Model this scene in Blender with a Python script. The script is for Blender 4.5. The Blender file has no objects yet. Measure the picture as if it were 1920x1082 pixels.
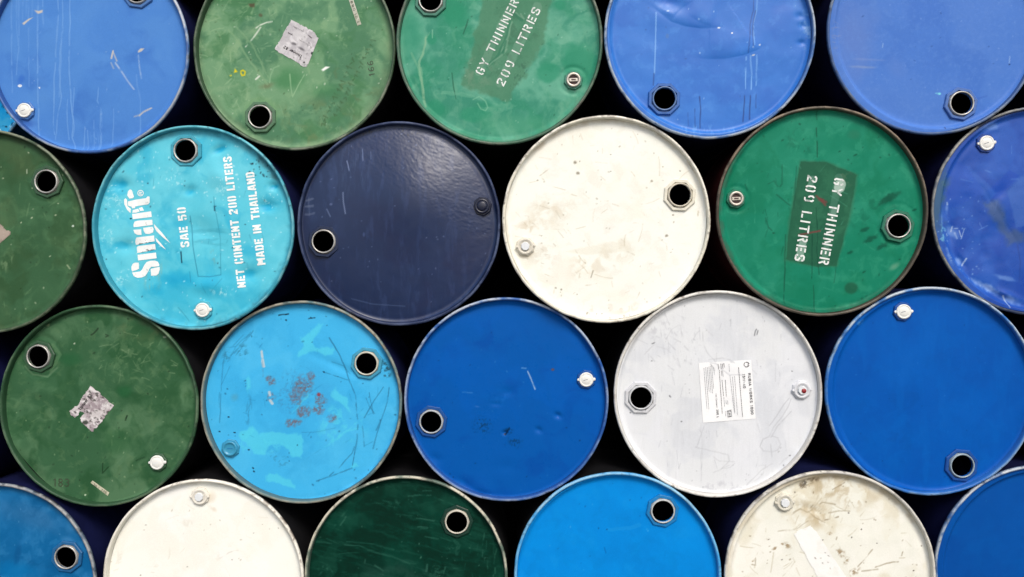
import bpy, bmesh, math, random
import numpy as np
from mathutils import Vector, Matrix

# ------------------------------------------------------------------ camera, sky, sun, exposure
S = bpy.context.scene
C = S.collection
F_PX = 1387.0                                   # focal length in photo pixels (photo 1920 x 1082)
CAMROT = np.array([[0.99943808, 0.0206177, 0.02642787],
                   [0.02618571, 0.01192859, -0.99958592],
                   [-0.02092441, 0.99971627, 0.011382]])
WALL = 2.0884                                   # distance from the camera to the drum heads
cam = bpy.data.objects.new('camera', bpy.data.cameras.new('camera'))
C.objects.link(cam)
cam.matrix_world = Matrix([list(r) + [0] for r in CAMROT] + [[0, 0, 0, 1]])
cam.data.sensor_width = 36
cam.data.lens = F_PX / 1920 * 36
cam.data.clip_start = .05
cam.data.clip_end = 500
S.camera = cam

SUN_EL, SUN_AZ = math.radians(46), math.radians(162)
W = bpy.data.worlds.new('World'); S.world = W; W.use_nodes = True
nt = W.node_tree
sky = nt.nodes.new('ShaderNodeTexSky'); sky.sky_type = 'NISHITA'; sky.sun_disc = False
sky.sun_elevation = SUN_EL; sky.sun_rotation = SUN_AZ
sky.air_density = 1.0; sky.dust_density = 3.0; sky.ozone_density = 0.4
bg = nt.nodes['Background']; bg.inputs[1].default_value = 0.12
nt.links.new(sky.outputs[0], bg.inputs[0])
sl = bpy.data.lights.new('sun', 'SUN'); sl.energy = 1.5; sl.angle = math.radians(22); sl.color = (1, .955, .88)
so = bpy.data.objects.new('sun', sl); C.objects.link(so)
sd = Vector((math.sin(SUN_AZ) * math.cos(SUN_EL), math.cos(SUN_AZ) * math.cos(SUN_EL), math.sin(SUN_EL)))
so.rotation_euler = sd.to_track_quat('Z', 'Y').to_euler()
vs = S.view_settings
vs.view_transform = 'Standard'; vs.look = 'None'; vs.gamma = 1; vs.use_curve_mapping = False
vs.exposure = 0.60
KEY = 1.235                                      # light on the heads: photo linear value of a white of albedo 1

# ------------------------------------------------------------------ helpers
def px2w(px, py, y):
    px = np.asarray(px, float); py = np.asarray(py, float)
    r = np.stack([(px - 960) / F_PX, -(py - 541) / F_PX, -np.ones_like(px)], -1) @ CAMROT.T
    return r * (y / r[..., 1])[..., None]

def w2px(p):
    c = p @ CAMROT
    return 960 + F_PX * c[..., 0] / -c[..., 2], 541 - F_PX * c[..., 1] / -c[..., 2]

def lin(c):
    c = np.asarray(c, float) / 255
    return np.where(c <= .04045, c / 12.92, ((c + .055) / 1.055) ** 2.4)

def albedo(c):
    return np.clip(lin(c) / KEY, .0015, .84)

def hash01(ix, iy, seed):
    with np.errstate(over='ignore'):
        h = (ix.astype(np.int64) * 374761393 + iy.astype(np.int64) * 668265263 + seed * 974711) & 0xffffffff
        h = ((h ^ (h >> 13)) * 1274126177) & 0xffffffff
        h = (h ^ (h >> 16)) & 0xffffffff
    return h / 4294967295.0

def vnoise(x, y, seed):
    ix = np.floor(x); iy = np.floor(y); fx = x - ix; fy = y - iy
    fx = fx * fx * fx * (fx * (fx * 6 - 15) + 10); fy = fy * fy * fy * (fy * (fy * 6 - 15) + 10)
    a = hash01(ix, iy, seed); b = hash01(ix + 1, iy, seed); c = hash01(ix, iy + 1, seed); d = hash01(ix + 1, iy + 1, seed)
    return (a * (1 - fx) + b * fx) * (1 - fy) + (c * (1 - fx) + d * fx) * fy

def fbm(x, y, scale, oct=4, seed=0, gain=.55):
    t = np.zeros_like(x); a = 1; n = 0; f = 1 / scale
    for o in range(oct):
        ca, sa = math.cos(o * 1.1 + .4), math.sin(o * 1.1 + .4)
        t += a * vnoise((x * ca - y * sa) * f + 17.3 * o, (x * sa + y * ca) * f - 9.1 * o, seed + o * 31)
        n += a; a *= gain; f *= 2.03
    return t / n

def sstep(a, b, x):
    t = np.clip((x - a) / (b - a), 0, 1)
    return t * t * (3 - 2 * t)

def seg_dist(X, Y, pts):
    d = np.full(X.shape, 1e9)
    for (x0, y0), (x1, y1) in zip(pts[:-1], pts[1:]):
        dx, dy = x1 - x0, y1 - y0
        t = np.clip(((X - x0) * dx + (Y - y0) * dy) / (dx * dx + dy * dy + 1e-9), 0, 1)
        d = np.minimum(d, np.hypot(X - x0 - t * dx, Y - y0 - t * dy))
    return d

def inside(X, Y, pts):
    r = np.zeros(X.shape, bool); n = len(pts)
    for i in range(n):
        x0, y0 = pts[i]; x1, y1 = pts[(i + 1) % n]
        if y0 == y1: continue
        r ^= ((y0 > Y) != (y1 > Y)) & (X < (x1 - x0) * (Y - y0) / (y1 - y0) + x0)
    return r

class Paint:
    """wear, stains, dents, painted shine and shade of one surface, addressed in millimetre-like photo units"""
    def __init__(s, X, Y, cx, cy, R, base):
        s.X, s.Y = X, Y; s.cx, s.cy, s.R = cx, cy, R
        s.col = np.tile(np.array(base, float), (len(X), 1)); s.base = np.array(base, float)
        s.rough = np.full(len(X), .42); s.r = np.hypot(X - cx, Y - cy) / R
        s.ang = np.degrees(np.arctan2(-(Y - cy), X - cx)) % 360
        s.seed = int(cx * 7 + cy * 13) & 0xffff
    def nx(s):
        s.seed += 101; return s.seed
    def put(s, m, c, rough=None):
        m = np.clip(m, 0, 1)[:, None]
        s.col = s.col * (1 - m) + np.array(c, float) * m
        if rough is not None: s.rough = s.rough * (1 - m[:, 0]) + rough * m[:, 0]
    def mottle(s, c, scale, lo, hi, amt, oct=5, st=(1, 1), ang=0, region=None, rough=None):
        ca, sa = math.cos(math.radians(ang)), math.sin(math.radians(ang))
        x = (s.X * ca + s.Y * sa) / st[0]; y = (-s.X * sa + s.Y * ca) / st[1]
        q = s.nx(); wx = fbm(x + 300, y, scale * .9, 3, q + 7) - .5; wy = fbm(x, y + 300, scale * .9, 3, q + 13) - .5
        m = sstep(lo - .04, hi + .05, fbm(x + wx * scale * 1.3, y + wy * scale * 1.3, scale, oct, q)) * amt
        if region is not None: m = m * region
        s.put(m, c, rough)
    def reg(s, cx, cy, rx, ry, ang=0, soft=.5, nz=.3, nscale=25):
        ca, sa = math.cos(math.radians(ang)), math.sin(math.radians(ang))
        dx, dy = s.X - cx, s.Y - cy
        d = np.hypot((dx * ca + dy * sa) / rx, (-dx * sa + dy * ca) / ry)
        if nz: d = d + (fbm(s.X, s.Y, nscale, 4, s.nx()) - .5) * 2 * nz
        return 1 - sstep(1 - soft, 1 + .02, d)
    def blob(s, cx, cy, rx, ry, ang, c, amt=1, soft=.5, nz=.3, nscale=25, rough=None):
        s.put(s.reg(cx, cy, rx, ry, ang, soft, nz, nscale) * amt, c, rough)
    def line(s, pts, w, c, amt=1, brk=0, wob=0, fade=0):
        xs = [p[0] for p in pts]; ys = [p[1] for p in pts]; q = w + wob + 4
        i = np.where((s.X > min(xs) - q) & (s.X < max(xs) + q) & (s.Y > min(ys) - q) & (s.Y < max(ys) + q))[0]
        if not len(i): return
        X, Y = s.X[i], s.Y[i]
        if wob:
            X = X + (fbm(X, Y, 22, 2, s.nx()) - .5) * 2 * wob; Y = Y + (fbm(X, Y, 22, 2, s.nx()) - .5) * 2 * wob
        ww = w * (.35 + 1.3 * fbm(X, Y, 20, 3, s.nx())) if brk else w
        m = 1 - sstep(ww * .5 - .5, ww * .5 + 1.0, seg_dist(X, Y, pts))
        if brk: m = m * sstep(brk - .12, brk + .12, fbm(X, Y, 16, 3, s.nx()))
        k = np.zeros(len(s.X)); k[i] = m * amt
        s.put(k, c)
    def poly(s, pts, c, amt=1, soft=1.2, nz=0, nscale=12, holes=0, rough=None):
        X, Y = s.X, s.Y
        if nz:
            a = (fbm(X, Y, nscale, 3, s.nx()) - .5) * 2 * nz; b = (fbm(X, Y, nscale, 3, s.nx()) - .5) * 2 * nz
            X, Y = X + a, Y + b
        d = seg_dist(X, Y, list(pts) + [pts[0]]); d = np.where(inside(X, Y, pts), d, -d)
        m = sstep(-soft, soft, d)
        if holes: m = m * sstep(holes - .1, holes + .1, fbm(s.X, s.Y, 14, 4, s.nx()))
        s.put(m * amt, c, rough)
    def specks(s, n, c, r0=.8, r1=1.8, amt=.9, cx=None, cy=None, rx=None, ry=None):
        rng = random.Random(s.nx()); cx = s.cx if cx is None else cx; cy = s.cy if cy is None else cy
        rx = rx or s.R * .93; ry = ry or rx
        for _ in range(n):
            a = rng.random() * 6.283; q = math.sqrt(rng.random())
            x, y = cx + math.cos(a) * q * rx, cy + math.sin(a) * q * ry
            r = r0 + (r1 - r0) * rng.random() ** 3; e = 1 + rng.random() * .9; t = rng.random() * 3.14
            i = np.where((np.abs(s.X - x) < 8) & (np.abs(s.Y - y) < 8))[0]
            dx, dy = s.X[i] - x, s.Y[i] - y
            d = np.hypot((dx * math.cos(t) + dy * math.sin(t)) / e, -dx * math.sin(t) + dy * math.cos(t))
            k = np.zeros(len(s.X)); k[i] = (1 - sstep(r * .5, r + .9, d)) * amt * (.5 + .5 * rng.random()); s.put(k, c)
    def scratches(s, n, c, L=(10, 40), ang=(0, 180), w=1.0, amt=.5, cx=None, cy=None, rx=None, ry=None, curve=.2):
        rng = random.Random(s.nx()); cx = s.cx if cx is None else cx; cy = s.cy if cy is None else cy
        rx = rx or s.R * .85; ry = ry or rx
        for _ in range(n):
            a = rng.random() * 6.283; q = math.sqrt(rng.random()); x, y = cx + math.cos(a) * q * rx, cy + math.sin(a) * q * ry
            t = math.radians(ang[0] + (ang[1] - ang[0]) * rng.random()); l = L[0] + (L[1] - L[0]) * rng.random() ** 2
            k = (rng.random() - .5) * curve; pts = []
            for j in range(5):
                u = (j / 4 - .5) * l
                pts.append((x + math.cos(t) * u - math.sin(t) * k * u * u / 40, y + math.sin(t) * u + math.cos(t) * k * u * u / 40))
            s.line(pts, w * (.6 + .8 * rng.random()), c, amt * (.4 + .6 * rng.random()), brk=.42)
    def edge(s, c, r0, r1, amt, a0=0, a1=360, nz=.05):
        d = s.r + (fbm(s.X, s.Y, 18, 4, s.nx()) - .5) * 2 * nz
        m = sstep(r0, r1, d) * amt
        if a1 - a0 < 360:
            x = (s.ang - a0) % 360; m = m * sstep(0, 18, x) * (1 - sstep(a1 - a0 - 18, a1 - a0, x))
        s.put(m, c, .6)

# ------------------------------------------------------------------ materials
def mat(name):
    m = bpy.data.materials.new(name); m.use_nodes = True
    return m, m.node_tree, m.node_tree.nodes['Principled BSDF']

def noise_node(t, scale, detail=3, rough=.6):
    n = t.nodes.new('ShaderNodeTexNoise'); n.inputs['Scale'].default_value = scale
    n.inputs['Detail'].default_value = detail; n.inputs['Roughness'].default_value = rough
    return n

def coords(t):
    return t.nodes.new('ShaderNodeTexCoord').outputs['Object']

def attr_mat(name, spec=.5, bump=.05, metal=0, fine=.05):
    m, t, b = mat(name)
    a = t.nodes.new('ShaderNodeAttribute'); a.attribute_name = 'paint'
    g = t.nodes.new('ShaderNodeAttribute'); g.attribute_name = 'gloss'
    co = coords(t)
    n1 = noise_node(t, 320, 4); t.links.new(co, n1.inputs['Vector'])
    mr = t.nodes.new('ShaderNodeMapRange'); mr.inputs[3].default_value = 1 - fine * 2; mr.inputs[4].default_value = 1 + fine * 2
    t.links.new(n1.outputs[0], mr.inputs[0])
    mx = t.nodes.new('ShaderNodeVectorMath'); mx.operation = 'SCALE'
    t.links.new(a.outputs['Color'], mx.inputs[0]); t.links.new(mr.outputs[0], mx.inputs['Scale'])
    t.links.new(mx.outputs[0], b.inputs['Base Color'])
    n2 = noise_node(t, 60, 4); t.links.new(co, n2.inputs['Vector'])
    ma = t.nodes.new('ShaderNodeMath'); ma.operation = 'MULTIPLY_ADD'; ma.inputs[1].default_value = .22
    t.links.new(n2.outputs[0], ma.inputs[0])
    sub = t.nodes.new('ShaderNodeMath'); sub.operation = 'SUBTRACT'; sub.inputs[1].default_value = .11
    t.links.new(g.outputs['Fac'], sub.inputs[0]); t.links.new(sub.outputs[0], ma.inputs[2])
    t.links.new(ma.outputs[0], b.inputs['Roughness'])
    bp = t.nodes.new('ShaderNodeBump'); bp.inputs['Strength'].default_value = bump; bp.inputs['Distance'].default_value = .002
    n3 = noise_node(t, 140, 3); t.links.new(co, n3.inputs['Vector']); t.links.new(n3.outputs[0], bp.inputs['Height'])
    t.links.new(bp.outputs[0], b.inputs['Normal'])
    b.inputs['Specular IOR Level'].default_value = spec; b.inputs['Metallic'].default_value = metal
    return m

M_HEAD = attr_mat('weathered drum paint', spec=.08)
M_SATIN = attr_mat('satin drum paint', spec=.3, bump=.03, fine=.04)
M_GLOSS = attr_mat('glossy drum paint', spec=.55, bump=.02, fine=.03)
M_RIM = attr_mat('worn rim paint', spec=.3, bump=.15, fine=.06)
M_PAPER = attr_mat('old paper', spec=.2, bump=.1)

def plain(name, c, rough=.5, metal=0, var=.12, scale=90, spec=.5, lin_c=None):
    m, t, b = mat(name)
    col = np.array(lin_c) if lin_c is not None else albedo(c)
    n = noise_node(t, scale, 5); t.links.new(coords(t), n.inputs['Vector'])
    r = t.nodes.new('ShaderNodeValToRGB')
    r.color_ramp.elements[0].position = .3; r.color_ramp.elements[1].position = .7
    r.color_ramp.elements[0].color = (*(col * (1 - var)), 1); r.color_ramp.elements[1].color = (*np.clip(col * (1 + var), 0, .88), 1)
    t.links.new(n.outputs[0], r.inputs[0]); t.links.new(r.outputs[0], b.inputs['Base Color'])
    b.inputs['Roughness'].default_value = rough; b.inputs['Metallic'].default_value = metal
    b.inputs['Specular IOR Level'].default_value = spec
    return m

_pc = {}
def paint_mat(c, rough=.42):
    k = (tuple(c), rough)
    if k not in _pc: _pc[k] = plain('painted steel', c, rough, var=.1)
    return _pc[k]

M_STEEL = plain('worn bare steel', (196, 194, 188), .36, .45, .2, 140)
M_DULL = plain('dull zinc plug', (205, 198, 186), .4, .5, .2, 160)
M_CAP = plain('white plastic cap', (238, 238, 232), .38, 0, .04)
M_BUTTON = plain('translucent white plastic', (232, 236, 238), .3, 0, .05)
M_RED = plain('red plastic', (150, 40, 45), .4)
M_DARK = plain('dark plug recess', (70, 45, 42), .6)
M_INK = plain('black label ink', (46, 44, 46), .6, spec=.2)
M_GREYINK = plain('grey small print', (150, 152, 156), .7, spec=.1)
M_FADEINK = plain('smudged label ink', (110, 106, 108), .7, spec=.1)
M_STENCIL = plain('white stencil paint', (246, 250, 248), .55, 0, .06, 60)
def worn(m, lo, hi, scale):
    t = m.node_tree; b = t.nodes['Principled BSDF']; n = noise_node(t, scale, 5, .65); t.links.new(coords(t), n.inputs['Vector'])
    r = t.nodes.new('ShaderNodeMapRange'); r.inputs[1].default_value = lo; r.inputs[2].default_value = hi; r.inputs[3].default_value = .45; r.inputs[4].default_value = 1
    t.links.new(n.outputs[0], r.inputs[0]); t.links.new(r.outputs[0], b.inputs['Alpha'])
worn(M_STENCIL, .26, .40, 110)
M_FADED = plain('faded stencil paint', (236, 242, 238), .6, 0, .1, 40)
worn(M_FADED, .34, .50, 55)
M_MARKER = plain('dark marker pen', (52, 58, 40), .6)

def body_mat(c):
    m, t, b = mat('drum side paint and shade')
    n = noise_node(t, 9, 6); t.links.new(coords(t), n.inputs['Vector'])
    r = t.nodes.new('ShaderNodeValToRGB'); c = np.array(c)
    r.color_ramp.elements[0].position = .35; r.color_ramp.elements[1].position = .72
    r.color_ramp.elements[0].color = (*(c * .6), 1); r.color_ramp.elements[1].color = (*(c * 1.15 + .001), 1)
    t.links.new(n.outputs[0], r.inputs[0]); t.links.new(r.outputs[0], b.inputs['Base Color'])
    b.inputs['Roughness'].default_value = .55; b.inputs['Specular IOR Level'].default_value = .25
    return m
B_NAVY = body_mat((.006, .009, .055)); B_BLACK = body_mat((.009, .009, .011)); B_GREEN = body_mat((.009, .016, .011))  # near-black side colours stand in for the shade between the drums
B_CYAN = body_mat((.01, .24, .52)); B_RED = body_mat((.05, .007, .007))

# ------------------------------------------------------------------ mesh helpers
def obj(name, v, f, m, parent=None, smooth=True, loc=(0, 0, 0)):
    me = bpy.data.meshes.new(name); me.from_pydata([tuple(x) for x in v], [], f); me.update()
    if smooth: me.shade_smooth()
    me.materials.append(m)
    o = bpy.data.objects.new(name, me); C.objects.link(o)
    if parent: o.parent = parent
    o.location = loc
    return o

def lathe(prof, n, phase=0, closed=False):
    v, f = [], []
    for r, y in prof:
        for i in range(n):
            a = phase + 2 * math.pi * i / n; v.append((r * math.cos(a), y, r * math.sin(a)))
    for j in range(len(prof) - 1):
        for i in range(n):
            k = (i + 1) % n; f.append((j * n + i, j * n + k, (j + 1) * n + k, (j + 1) * n + i))
    if closed: f.append(tuple(range((len(prof) - 1) * n, len(prof) * n)))
    return v, f

def merge(*ms):
    V, Fc = [], []
    for v, f in ms:
        o = len(V); V += list(v); Fc += [tuple(i + o for i in x) for x in f]
    return V, Fc

def shift(vf, x, y, z):
    return [(a + x, b + y, c + z) for a, b, c in vf[0]], vf[1]

def set_attr(me, paint, rough):
    n = len(me.vertices)
    a = me.attributes.new('paint', 'FLOAT_COLOR', 'POINT'); c = np.ones((n, 4), np.float32); c[:, :3] = albedo(paint); a.data.foreach_set('color', c.ravel())
    g = me.attributes.new('gloss', 'FLOAT', 'POINT'); g.data.foreach_set('value', np.clip(rough, .05, 1).astype(np.float32))

def grid_mesh(name, co, faces, m, parent):
    me = bpy.data.meshes.new(name)
    me.vertices.add(len(co)); me.vertices.foreach_set('co', co.astype(np.float32).ravel())
    nf, k = faces.shape
    me.loops.add(nf * k); me.loops.foreach_set('vertex_index', faces.astype(np.int32).ravel())
    me.polygons.add(nf); me.polygons.foreach_set('loop_start', np.arange(0, nf * k, k, dtype=np.int32))
    me.update(calc_edges=True); me.validate(); me.shade_smooth(); me.materials.append(m)
    o = bpy.data.objects.new(name, me); C.objects.link(o); o.parent = parent
    return o

def disc_grid(n, R):
    """square to disc map: unit points and quad faces"""
    u = np.linspace(-1, 1, n); A, B = np.meshgrid(u, u); A = A.ravel(); B = B.ravel()
    r = np.maximum(np.abs(A), np.abs(B)); big = np.abs(A) >= np.abs(B)
    with np.errstate(divide='ignore', invalid='ignore'):
        ph = np.where(big, np.pi / 4 * B / A, np.pi / 2 - np.pi / 4 * A / B)
    ph = np.where(big & (A < 0), ph + np.pi, ph); ph = np.where(~big & (B < 0), ph + np.pi, ph); ph = np.nan_to_num(ph)
    i = np.arange(n * n).reshape(n, n)
    q = np.stack([i[:-1, :-1], i[:-1, 1:], i[1:, 1:], i[1:, :-1]], -1).reshape(-1, 4)
    return np.stack([r * np.cos(ph), r * np.sin(ph)], -1) * R, q

RAD, R_HEAD, DEEP, HEAD_Y = .2925, .2822, .88, .019
GRID_N = 250
DISC, DQ = disc_grid(GRID_N, R_HEAD)
RIM_PROF = [(.2822, .0190), (.2827, .012), (.2832, .0055), (.2841, .0020), (.2860, .0003), (.2880, 0.0), (.2902, .0009),
            (.2917, .0030), (.2921, .0062), (.2914, .0100), (.2890, .0135), (.2862, .0170)]
def hoop(y, h=.006):
    return [(.2845, y - .022), (.2858, y - .012), (.2845 + h, y - .003), (.2845 + h, y + .003), (.2858, y + .012), (.2845, y + .022)]
BODY_PROF = [(.2866, .0160), (.2845, .024), (.2845, .06)] + hoop(.29) + hoop(.59) + [(.2845, DEEP - .02), (.2915, DEEP - .008), (.291, DEEP), (.28, DEEP - .002), (.278, DEEP - .018)]
BODY = lathe(BODY_PROF, 96, 0, True)

# ------------------------------------------------------------------ stroke lettering
l_, r_, m_, b_, t_ = .09, .41, .25, .085, .915
ST = {
 '0': (.5, [[(.20, t_), (.14, t_), (l_, .8), (l_, .2), (.14, b_), (.20, b_)], [(.30, b_), (.36, b_), (r_, .2), (r_, .8), (.36, t_), (.30, t_)]]),
 'D': (.5, [[(l_, 0), (l_, 1)], [(.22, t_), (.34, t_), (r_, .82), (r_, .18), (.34, b_), (.22, b_)]]),
 'C': (.5, [[(.20, t_), (.14, t_), (l_, .8), (l_, .2), (.14, b_), (.20, b_)], [(.30, t_), (.36, t_), (r_, .8), (r_, .68)], [(.30, b_), (.36, b_), (r_, .2), (r_, .32)]]),
 'G': (.5, [[(.20, t_), (.14, t_), (l_, .8), (l_, .2), (.14, b_), (.20, b_)], [(.30, t_), (.36, t_), (r_, .8), (r_, .7)], [(.30, b_), (.36, b_), (r_, .18), (r_, .46), (.27, .46)]]),
 'S': (.5, [[(r_, .7), (r_, .82), (.35, t_), (.16, t_), (l_, .83), (l_, .66), (.17, .55)], [(.24, .51), (.34, .44), (r_, .36), (r_, .17), (.34, b_), (.15, b_), (l_, .17), (l_, .3)]]),
 '2': (.5, [[(l_, .72), (l_, .83), (.15, t_), (.34, t_), (r_, .83), (r_, .66), (.32, .5)], [(.27, .44), (.12, .2), (l_, b_), (.44, b_)]]),
 '9': (.5, [[(.20, t_), (.15, t_), (l_, .82), (l_, .6), (.15, .46), (.20, .46)], [(.30, t_), (.36, t_), (r_, .82), (r_, .2), (.34, b_), (.2, b_)]]),
 '5': (.5, [[(.44, t_), (.19, t_)], [(l_, 1), (l_, .55), (.33, .57), (r_, .46), (r_, .2), (.34, b_), (.3, b_)], [(.2, b_), (.14, b_), (l_, .24)]]),
 'T': (.5, [[(0, t_), (.5, t_)], [(m_, .78), (m_, 0)]]), 'L': (.48, [[(l_, 1), (l_, 0)], [(.22, b_), (.48, b_)]]), 'I': (.18, [[(l_, 0), (l_, 1)]]),
 'E': (.48, [[(l_, 0), (l_, 1)], [(.22, t_), (.48, t_)], [(.22, .5), (.42, .5)], [(.22, b_), (.48, b_)]]),
 'R': (.5, [[(l_, 0), (l_, 1)], [(.22, t_), (.35, t_), (r_, .82), (r_, .65), (.35, .53), (.22, .53)], [(.3, .42), (.43, 0)]]),
 'Y': (.5, [[(.05, 1), (.21, .56)], [(.45, 1), (.29, .56)], [(m_, .46), (m_, 0)]]),
 'H': (.5, [[(l_, 0), (l_, 1)], [(r_, 0), (r_, 1)], [(.2, .5), (.3, .5)]]), 'N': (.5, [[(.08, 0), (.08, 1)], [(.42, 0), (.42, 1)], [(.18, .8), (.32, .2)]]),
 'A': (.52, [[(.06, 0), (.2, 1)], [(.32, 1), (.46, 0)], [(.2, .27), (.32, .27)]]),
 'M': (.66, [[(l_, 0), (l_, 1)], [(.57, 0), (.57, 1)], [(.2, .88), (.31, .3)], [(.46, .88), (.35, .3)]]), ' ': (.3, [])}
ST['O'] = ST['0']
a_ = [(.08, .2), (.18, .06), (.36, .06), (.46, .2), (.46, .8), (.36, .94), (.18, .94), (.08, .8), (.08, .2)]
PL = {
 'R': (.6, [[(.07, 0), (.07, .94), (.38, .94), (.48, .82), (.48, .62), (.38, .5), (.07, .5)], [(.3, .5), (.52, 0)]]), 'U': (.6, [[(.07, 1), (.07, .2), (.17, .06), (.4, .06), (.5, .2), (.5, 1)]]),
 'B': (.6, [[(.07, .06), (.07, .94), (.36, .94), (.46, .84), (.46, .64), (.36, .53), (.07, .53)], [(.36, .53), (.5, .4), (.5, .2), (.38, .06), (.07, .06)]]), 'I': (.2, [[(.1, 0), (.1, 1)]]),
 'A': (.64, [[(.04, 0), (.32, 1), (.6, 0)], [(.15, .33), (.49, .33)]]), 'W': (.86, [[(.04, 1), (.22, 0), (.43, .9), (.64, 0), (.82, 1)]]), 'O': (.58, [a_]), '0': (.54, [a_]), 'o': (.5, [[(x * .9, y * .66) for x, y in a_]]),
 'K': (.58, [[(.07, 0), (.07, 1)], [(.5, 1), (.08, .45)], [(.2, .58), (.54, 0)]]), 'S': (.54, [[(.46, .76), (.38, .94), (.16, .94), (.07, .8), (.07, .64), (.18, .53), (.36, .47), (.47, .36), (.47, .2), (.36, .06), (.14, .06), (.05, .22)]]),
 '1': (.36, [[(.05, .75), (.2, .96), (.2, 0)]]), '5': (.54, [[(.46, .94), (.1, .94), (.08, .54), (.34, .6), (.47, .46), (.47, .2), (.36, .06), (.14, .06), (.05, .2)]]), '4': (.56, [[(.38, 0), (.38, .96), (.04, .3), (.54, .3)]]), '-': (.4, [[(.05, .42), (.34, .42)]]),
 'N': (.6, [[(.07, 0), (.07, .96), (.51, .04), (.51, 1)]]), '2': (.52, [[(.06, .74), (.14, .92), (.36, .94), (.46, .8), (.44, .6), (.06, .06), (.5, .06)]]), 'L': (.48, [[(.07, 1), (.07, .06), (.46, .06)]]), 'T': (.54, [[(.02, .94), (.52, .94)], [(.27, .94), (.27, 0)]]),
 'h': (.48, [[(.07, 0), (.07, 1)], [(.07, .5), (.2, .64), (.34, .62), (.4, .5), (.4, 0)]]), 'i': (.18, [[(.09, 0), (.09, .64)], [(.09, .82), (.09, .96)]]), 'n': (.48, [[(.07, 0), (.07, .66)], [(.07, .5), (.2, .64), (.34, .62), (.4, .5), (.4, 0)]]),
 'e': (.48, [[(.08, .34), (.42, .34), (.4, .54), (.28, .64), (.16, .62), (.07, .46), (.07, .2), (.17, .05), (.34, .05), (.42, .15)]]), 'r': (.34, [[(.07, 0), (.07, .66)], [(.07, .46), (.18, .62), (.32, .62)]]), 't': (.34, [[(.16, .95), (.16, .12), (.3, .04)], [(.02, .66), (.3, .66)]]),
 '8': (.54, [[(.27, .52), (.11, .64), (.11, .84), (.2, .95), (.34, .95), (.43, .84), (.43, .64), (.27, .52), (.09, .36), (.09, .18), (.2, .05), (.34, .05), (.45, .18), (.45, .36), (.27, .52)]]),
 '3': (.5, [[(.06, .84), (.18, .95), (.34, .94), (.43, .8), (.4, .62), (.22, .53), (.4, .44), (.45, .26), (.36, .08), (.16, .05), (.04, .18)]]),
 '6': (.52, [[(.42, .9), (.26, .95), (.1, .7), (.07, .3), (.16, .06), (.34, .05), (.45, .2), (.42, .42), (.28, .5), (.1, .36)]]), '9': (.52, [[(.42, .62), (.3, .48), (.14, .5), (.07, .68), (.12, .9), (.28, .96), (.4, .86), (.43, .6), (.38, .2), (.24, .02)]]),
 '7': (.5, [[(.04, .94), (.46, .94), (.2, 0)]]), 'C': (.56, [[(.5, .8), (.4, .94), (.18, .94), (.07, .78), (.07, .22), (.18, .06), (.4, .06), (.5, .2)]]), '.': (.2, [[(.09, 0), (.09, .1)]]), ':': (.2, [[(.09, .05), (.09, .16)], [(.09, .5), (.09, .62)]]), ' ': (.32, [])}

def strip(pts, w, step):
    """a polyline as a mitred quad strip (2-D), cut finely enough to follow a dented surface"""
    q = [pts[0]]
    for a, b in zip(pts[:-1], pts[1:]):
        n = max(1, int(math.ceil(math.hypot(b[0] - a[0], b[1] - a[1]) / step)))
        q += [(a[0] + (b[0] - a[0]) * k / n, a[1] + (b[1] - a[1]) * k / n) for k in range(1, n + 1)]
    v, f = [], []
    for i, p in enumerate(q):
        def nrm(a, b):
            d = math.hypot(b[0] - a[0], b[1] - a[1]) or 1e-9; return (-(b[1] - a[1]) / d, (b[0] - a[0]) / d)
        n1 = nrm(q[max(i - 1, 0)], q[max(i, 1)]); n2 = nrm(q[min(i, len(q) - 2)], q[min(i + 1, len(q) - 1)])
        nx, ny = n1[0] + n2[0], n1[1] + n2[1]; k = nx * nx + ny * ny
        s = min(2 / max(k, .5), 1.5); nx *= s / 2 * w; ny *= s / 2 * w
        v += [(p[0] + nx, p[1] + ny), (p[0] - nx, p[1] - ny)]
    for i in range(len(q) - 1): f.append((2 * i, 2 * i + 1, 2 * i + 3, 2 * i + 2))
    return v, f

def text_px(font, s, p0, p1, h, thick, gap=.12, up=None):
    """lettering from baseline start to baseline end; h is the letter height; returns points and faces in photo units"""
    tot = sum(font[c][0] + gap for c in s) - gap
    L = math.hypot(p1[0] - p0[0], p1[1] - p0[1]); ux, uy = (p1[0] - p0[0]) / L, (p1[1] - p0[1]) / L
    vx, vy = uy, -ux                                  # letters stand to the left of the reading direction (photo y points down)
    V, Fc = [], []; x = 0; sx = L / tot
    for c in s:
        w, strokes = font[c]
        for st in strokes:
            pts = [((x + a) * sx, b * h) for a, b in st]
            v, f = strip(pts, thick * h, 5)
            o = len(V); V += [(p0[0] + ux * a + vx * b, p0[1] + uy * a + vy * b) for a, b in v]; Fc += [tuple(i + o for i in q) for q in f]
        x += w + gap
    return V, Fc

def polys_px(polys, maxlen=6):
    bm = bmesh.new()
    for p in polys:
        f = bm.faces.new([bm.verts.new((x, y, 0)) for x, y in p])
    bmesh.ops.triangulate(bm, faces=bm.faces[:])
    for _ in range(4):
        e = [e for e in bm.edges if e.calc_length() > maxlen]
        if not e: break
        bmesh.ops.subdivide_edges(bm, edges=e, cuts=1); bmesh.ops.triangulate(bm, faces=[f for f in bm.faces if len(f.verts) > 3])
    bm.verts.index_update()
    v = [(a.co.x, a.co.y) for a in bm.verts]; f = [tuple(x.index for x in q.verts) for q in bm.faces]; bm.free()
    return v, f

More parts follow.
